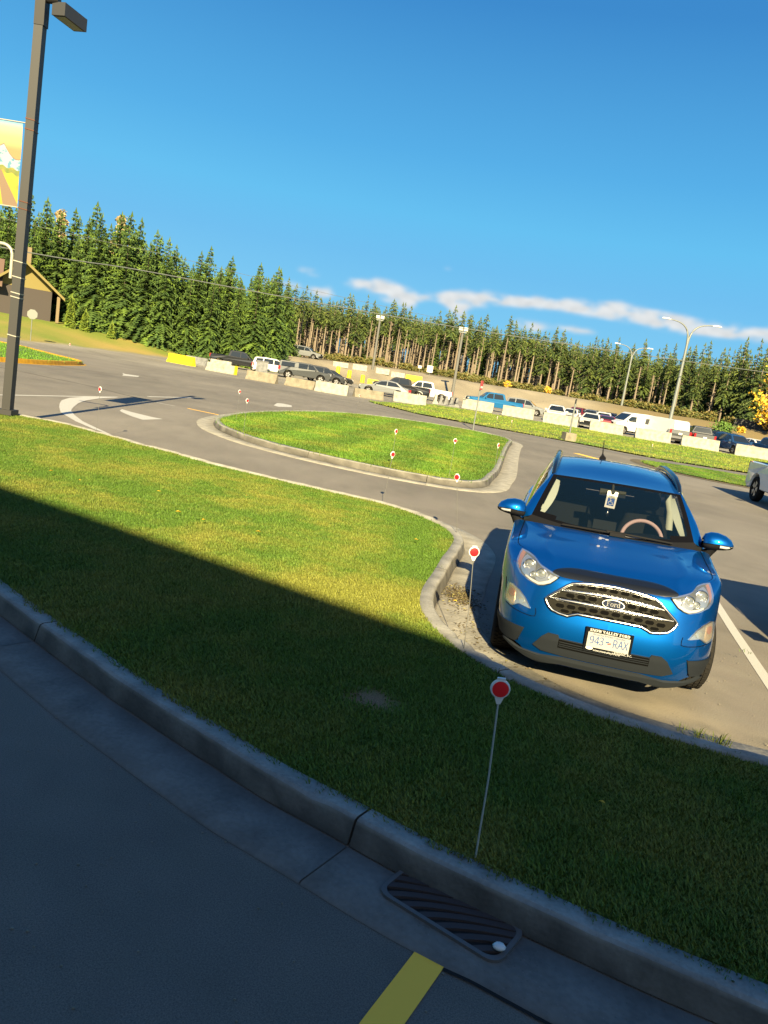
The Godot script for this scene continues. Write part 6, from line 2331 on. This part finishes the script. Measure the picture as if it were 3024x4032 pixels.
func car_interior(t):
	var d := B.new()
	var rows := []
	for q in [[1.062, -1.20], [1.065, -1.45], [1.05, -1.62], [0.98, -1.72], [0.75, -1.70], [0.6, -1.55]]:
		var row := []
		for i in 17:
			var u = -1.0 + i / 8.0
			row.append(Vector3(0.735 * u, q[0] + (0.035 * exp(-pow((u - 0.5) / 0.28, 2)) if q[1] < -1.5 else 0.0), q[1] - (0.22 * u * u if q[1] > -1.3 else 0.05 * u * u)))
		rows.append(row)
	d.grid(rows)
	part("dashboard", d, "trim_dark", t)
	var fl := B.new(true)
	fl.box(Vector3(0, 0.46, -2.6), Vector3(1.5, 0.08, 2.6))
	part("floor", fl, "trim_dark", t)
	for s in [-1, 1]:
		var dp := B.new(true)
		dp.box(Vector3(s * 0.745, 0.78, -2.5), Vector3(0.06, 0.6, 2.2))
		part("door_trim", dp, "trim_dark", t)
		var seat := B.new()
		var o = Vector3(s * 0.37, 0, -2.25)
		for q in [[0.27, 0.72, 0.09]]:
			var prof := []
			for k in 9:
				var y = lerp(0.62, 1.17, k / 8.0)
				var hw = 0.25 - 0.06 * ss(0.95, 1.17, y)
				var row := []
				for j in 16:
					var a = TAU * j / 16.0
					row.append(o + Vector3(sign(cos(a)) * pow(abs(cos(a)), 0.5) * hw, y, -(y - 0.62) * 0.28 + sign(sin(a)) * pow(abs(sin(a)), 0.6) * (0.08 if k < 8 else 0.03)))
				prof.append(row)
			seat.grid(prof, true)
			seat.fan(prof[-1], o + Vector3(0, 1.185, -0.155))
		seat.box(o + Vector3(0, 0.58, 0.25), Vector3(0.5, 0.16, 0.5))
		var se = part("seat", seat, "seat_cloth", t)
		var hr := B.new()
		var hrows := []
		for k in 7:
			var a = PI * k / 6.0 - PI / 2
			var row := []
			for j in 14:
				var b = TAU * j / 14.0
				row.append(o + Vector3(cos(b) * 0.135 * pow(max(cos(a), 0.0), 0.4), 1.29 + sin(a) * 0.095, -0.19 + sin(b) * 0.055 * pow(max(cos(a), 0.0), 0.4)))
			hrows.append(row)
		hr.grid(hrows, true)
		part("headrest", hr, "trim_dark", se)
		# light pillar trims inside
		var tr := B.new()
		var trows := []
		for k in 12:
			var v = lerp(0.14, 0.93, k / 11.0)
			var p = ws_pt(s * 0.925, v) - Vector3(s * 0.0, 0.02, 0.035)
			var w = 0.05 * sin(PI * lerp(0.12, 0.9, k / 11.0)) + 0.02
			trows.append([p, p + Vector3(-s * w, -0.012, -0.03)])
		tr.grid(trows)
		part("pillar_trim", tr, "trim_pale", t)
		var bp := B.new()
		bp.tube([Vector3(s * 0.64, 1.02, -2.55), Vector3(s * 0.63, 1.2, -2.6), Vector3(s * 0.57, 1.40, -2.62), Vector3(s * 0.54, 1.47, -2.6)], [0.04, 0.038, 0.036, 0.034], 8)
		part("belt_pillar_trim", bp, "trim_pale", t)
	var rs := B.new(true)
	rs.box(Vector3(0, 0.85, -3.2), Vector3(1.3, 0.62, 0.2), Basis(Vector3(1, 0, 0), -0.25))
	part("rear_seat", rs, "trim_dark", t)
	var hlin := B.new()
	var lr := []
	for j in 8:
		var v = lerp(0.03, 0.98, j / 7.0)
		var row := []
		for i in 9:
			var u = -1.0 + i / 4.0
			var e = rail_pt(v)
			row.append(Vector3(e.x * u * 0.96, e.y - 0.035 + 0.03 * (1 - u * u), lerp(lerp(-1.88, -3.85, v), e.z, u * u)))
		lr.append(row)
	hlin.grid(lr)
	part("headliner", hlin, "trim_grey", t)
	var scr := B.new(true)
	scr.box(Vector3(-0.055, 1.105, -1.56), Vector3(0.205, 0.085, 0.025), Basis(Vector3(1, 0, 0), -0.15))
	part("dash_screen", scr, "trim_grey", t)
	# steering wheel with its pink cover
	var sw := B.new()
	var c = Vector3(0.31, 1.0, -1.78)
	var bs = Basis(Vector3(1, 0, 0), -0.45)
	var rowsw := []
	for k in 40:
		var a = TAU * k / 40.0
		var dirv = bs * Vector3(cos(a), sin(a), 0)
		var nrm = bs * Vector3(0, 0, 1)
		var row := []
		for j in 8:
			var b = TAU * j / 8.0
			row.append(c + dirv * (0.183 + 0.0185 * cos(b)) + nrm * (0.0185 * sin(b)))
		rowsw.append(row)
	rowsw.append(rowsw[0])
	sw.grid(rowsw, true)
	var wheel = part("steering_wheel", sw, "pink_cover", t)
	var hub := B.new()
	hub.lathe(vv([0.001, 0.03, 0.06, 0.02, 0.07, -0.02]), c - bs * Vector3(0, 0, 0.03), bs, 14)
	hub.tube([c + bs * Vector3(-0.17, 0, 0), c + bs * Vector3(0.17, 0, 0)], 0.018, 6)
	hub.tube([c, c + bs * Vector3(0, -0.17, 0)], 0.02, 6)
	part("hub", hub, "trim_dark", wheel)
	var mr := B.new(true)
	mr.box(Vector3(-0.03, 1.395, -1.67), Vector3(0.235, 0.06, 0.03), Basis(Vector3.UP, 0.12))
	mr.tube([Vector3(-0.03, 1.42, -1.69), Vector3(-0.03, 1.46, -1.76)], 0.012, 6)
	part("rear_view_mirror", mr, "trim_grey", t)
	# the placard hangs from the mirror
	var pl = thing("parking_placard", "white hanging placard with blue wheelchair symbol behind the windshield", "placard", t.transform * Vector3(-0.034, 1.34, -1.615), t.rotation.y)
	pl.rotate_object_local(Vector3(0, 0, 1), -0.03)
	var sh := B.new(true)
	sh.extrude(vv([-0.046, -0.077, 0.046, -0.077, 0.048, 0.076, 0.022, 0.080, 0.012, 0.052, 0.0, 0.046, -0.012, 0.052, -0.022, 0.080, -0.047, 0.076]), 0.002, Transform3D())
	part("card", sh, "white_plastic", pl)
	var bl := B.new(true)
	bl.box(Vector3(0, -0.022, 0.0015), Vector3(0.062, 0.068, 0.001))
	part("blue_panel", bl, "placard_blue", pl)
	var ic := B.new()
	var z = 0.0035
	ic.tube([Vector3(-0.006, 0.004, z), Vector3(-0.004, -0.02, z), Vector3(0.012, -0.021, z), Vector3(0.020, -0.043, z), Vector3(0.027, -0.041, z)], 0.0028, 6)
	ic.tube([Vector3(-0.005, -0.009, z), Vector3(0.009, -0.009, z)], 0.0024, 6)
	var ringp := []
	for k in 15:
		var a = deg_to_rad(100 + 235.0 * k / 14.0)
		ringp.append(Vector3(-0.002 + 0.019 * cos(a), -0.031 + 0.017 * sin(a), z))
	ic.tube(ringp, 0.0026, 6)
	ic.lathe(vv([0.0045, -0.001, 0.0045, 0.001, 0.0005, 0.0015]), Vector3(-0.007, 0.008, z), Basis(), 10)
	part("wheelchair_symbol", ic, "white_plastic", pl)
	var tx := B.new(true)
	for k in 3:
		tx.box(Vector3(0, 0.036 - 0.010 * k, 0.0015), Vector3([0.062, 0.05, 0.066][k], 0.0035, 0.001))
	part("print_lines", tx, "trim_grey", pl)
	var ch := B.new()
	ch.tube([Vector3(-0.006, -0.078, 0.004), Vector3(-0.006, -0.095, 0.004)], 0.004, 6)
	ch.lathe(vv([0.002, -0.035, 0.011, -0.02, 0.013, 0.0, 0.007, 0.02, 0.001, 0.025]), Vector3(-0.006, -0.125, 0.004), Basis(Vector3(1, 0, 0), Vector3(0, 0, -1), Vector3(0, 1, 0)), 8)
	part("charm", ch, "chrome", pl)
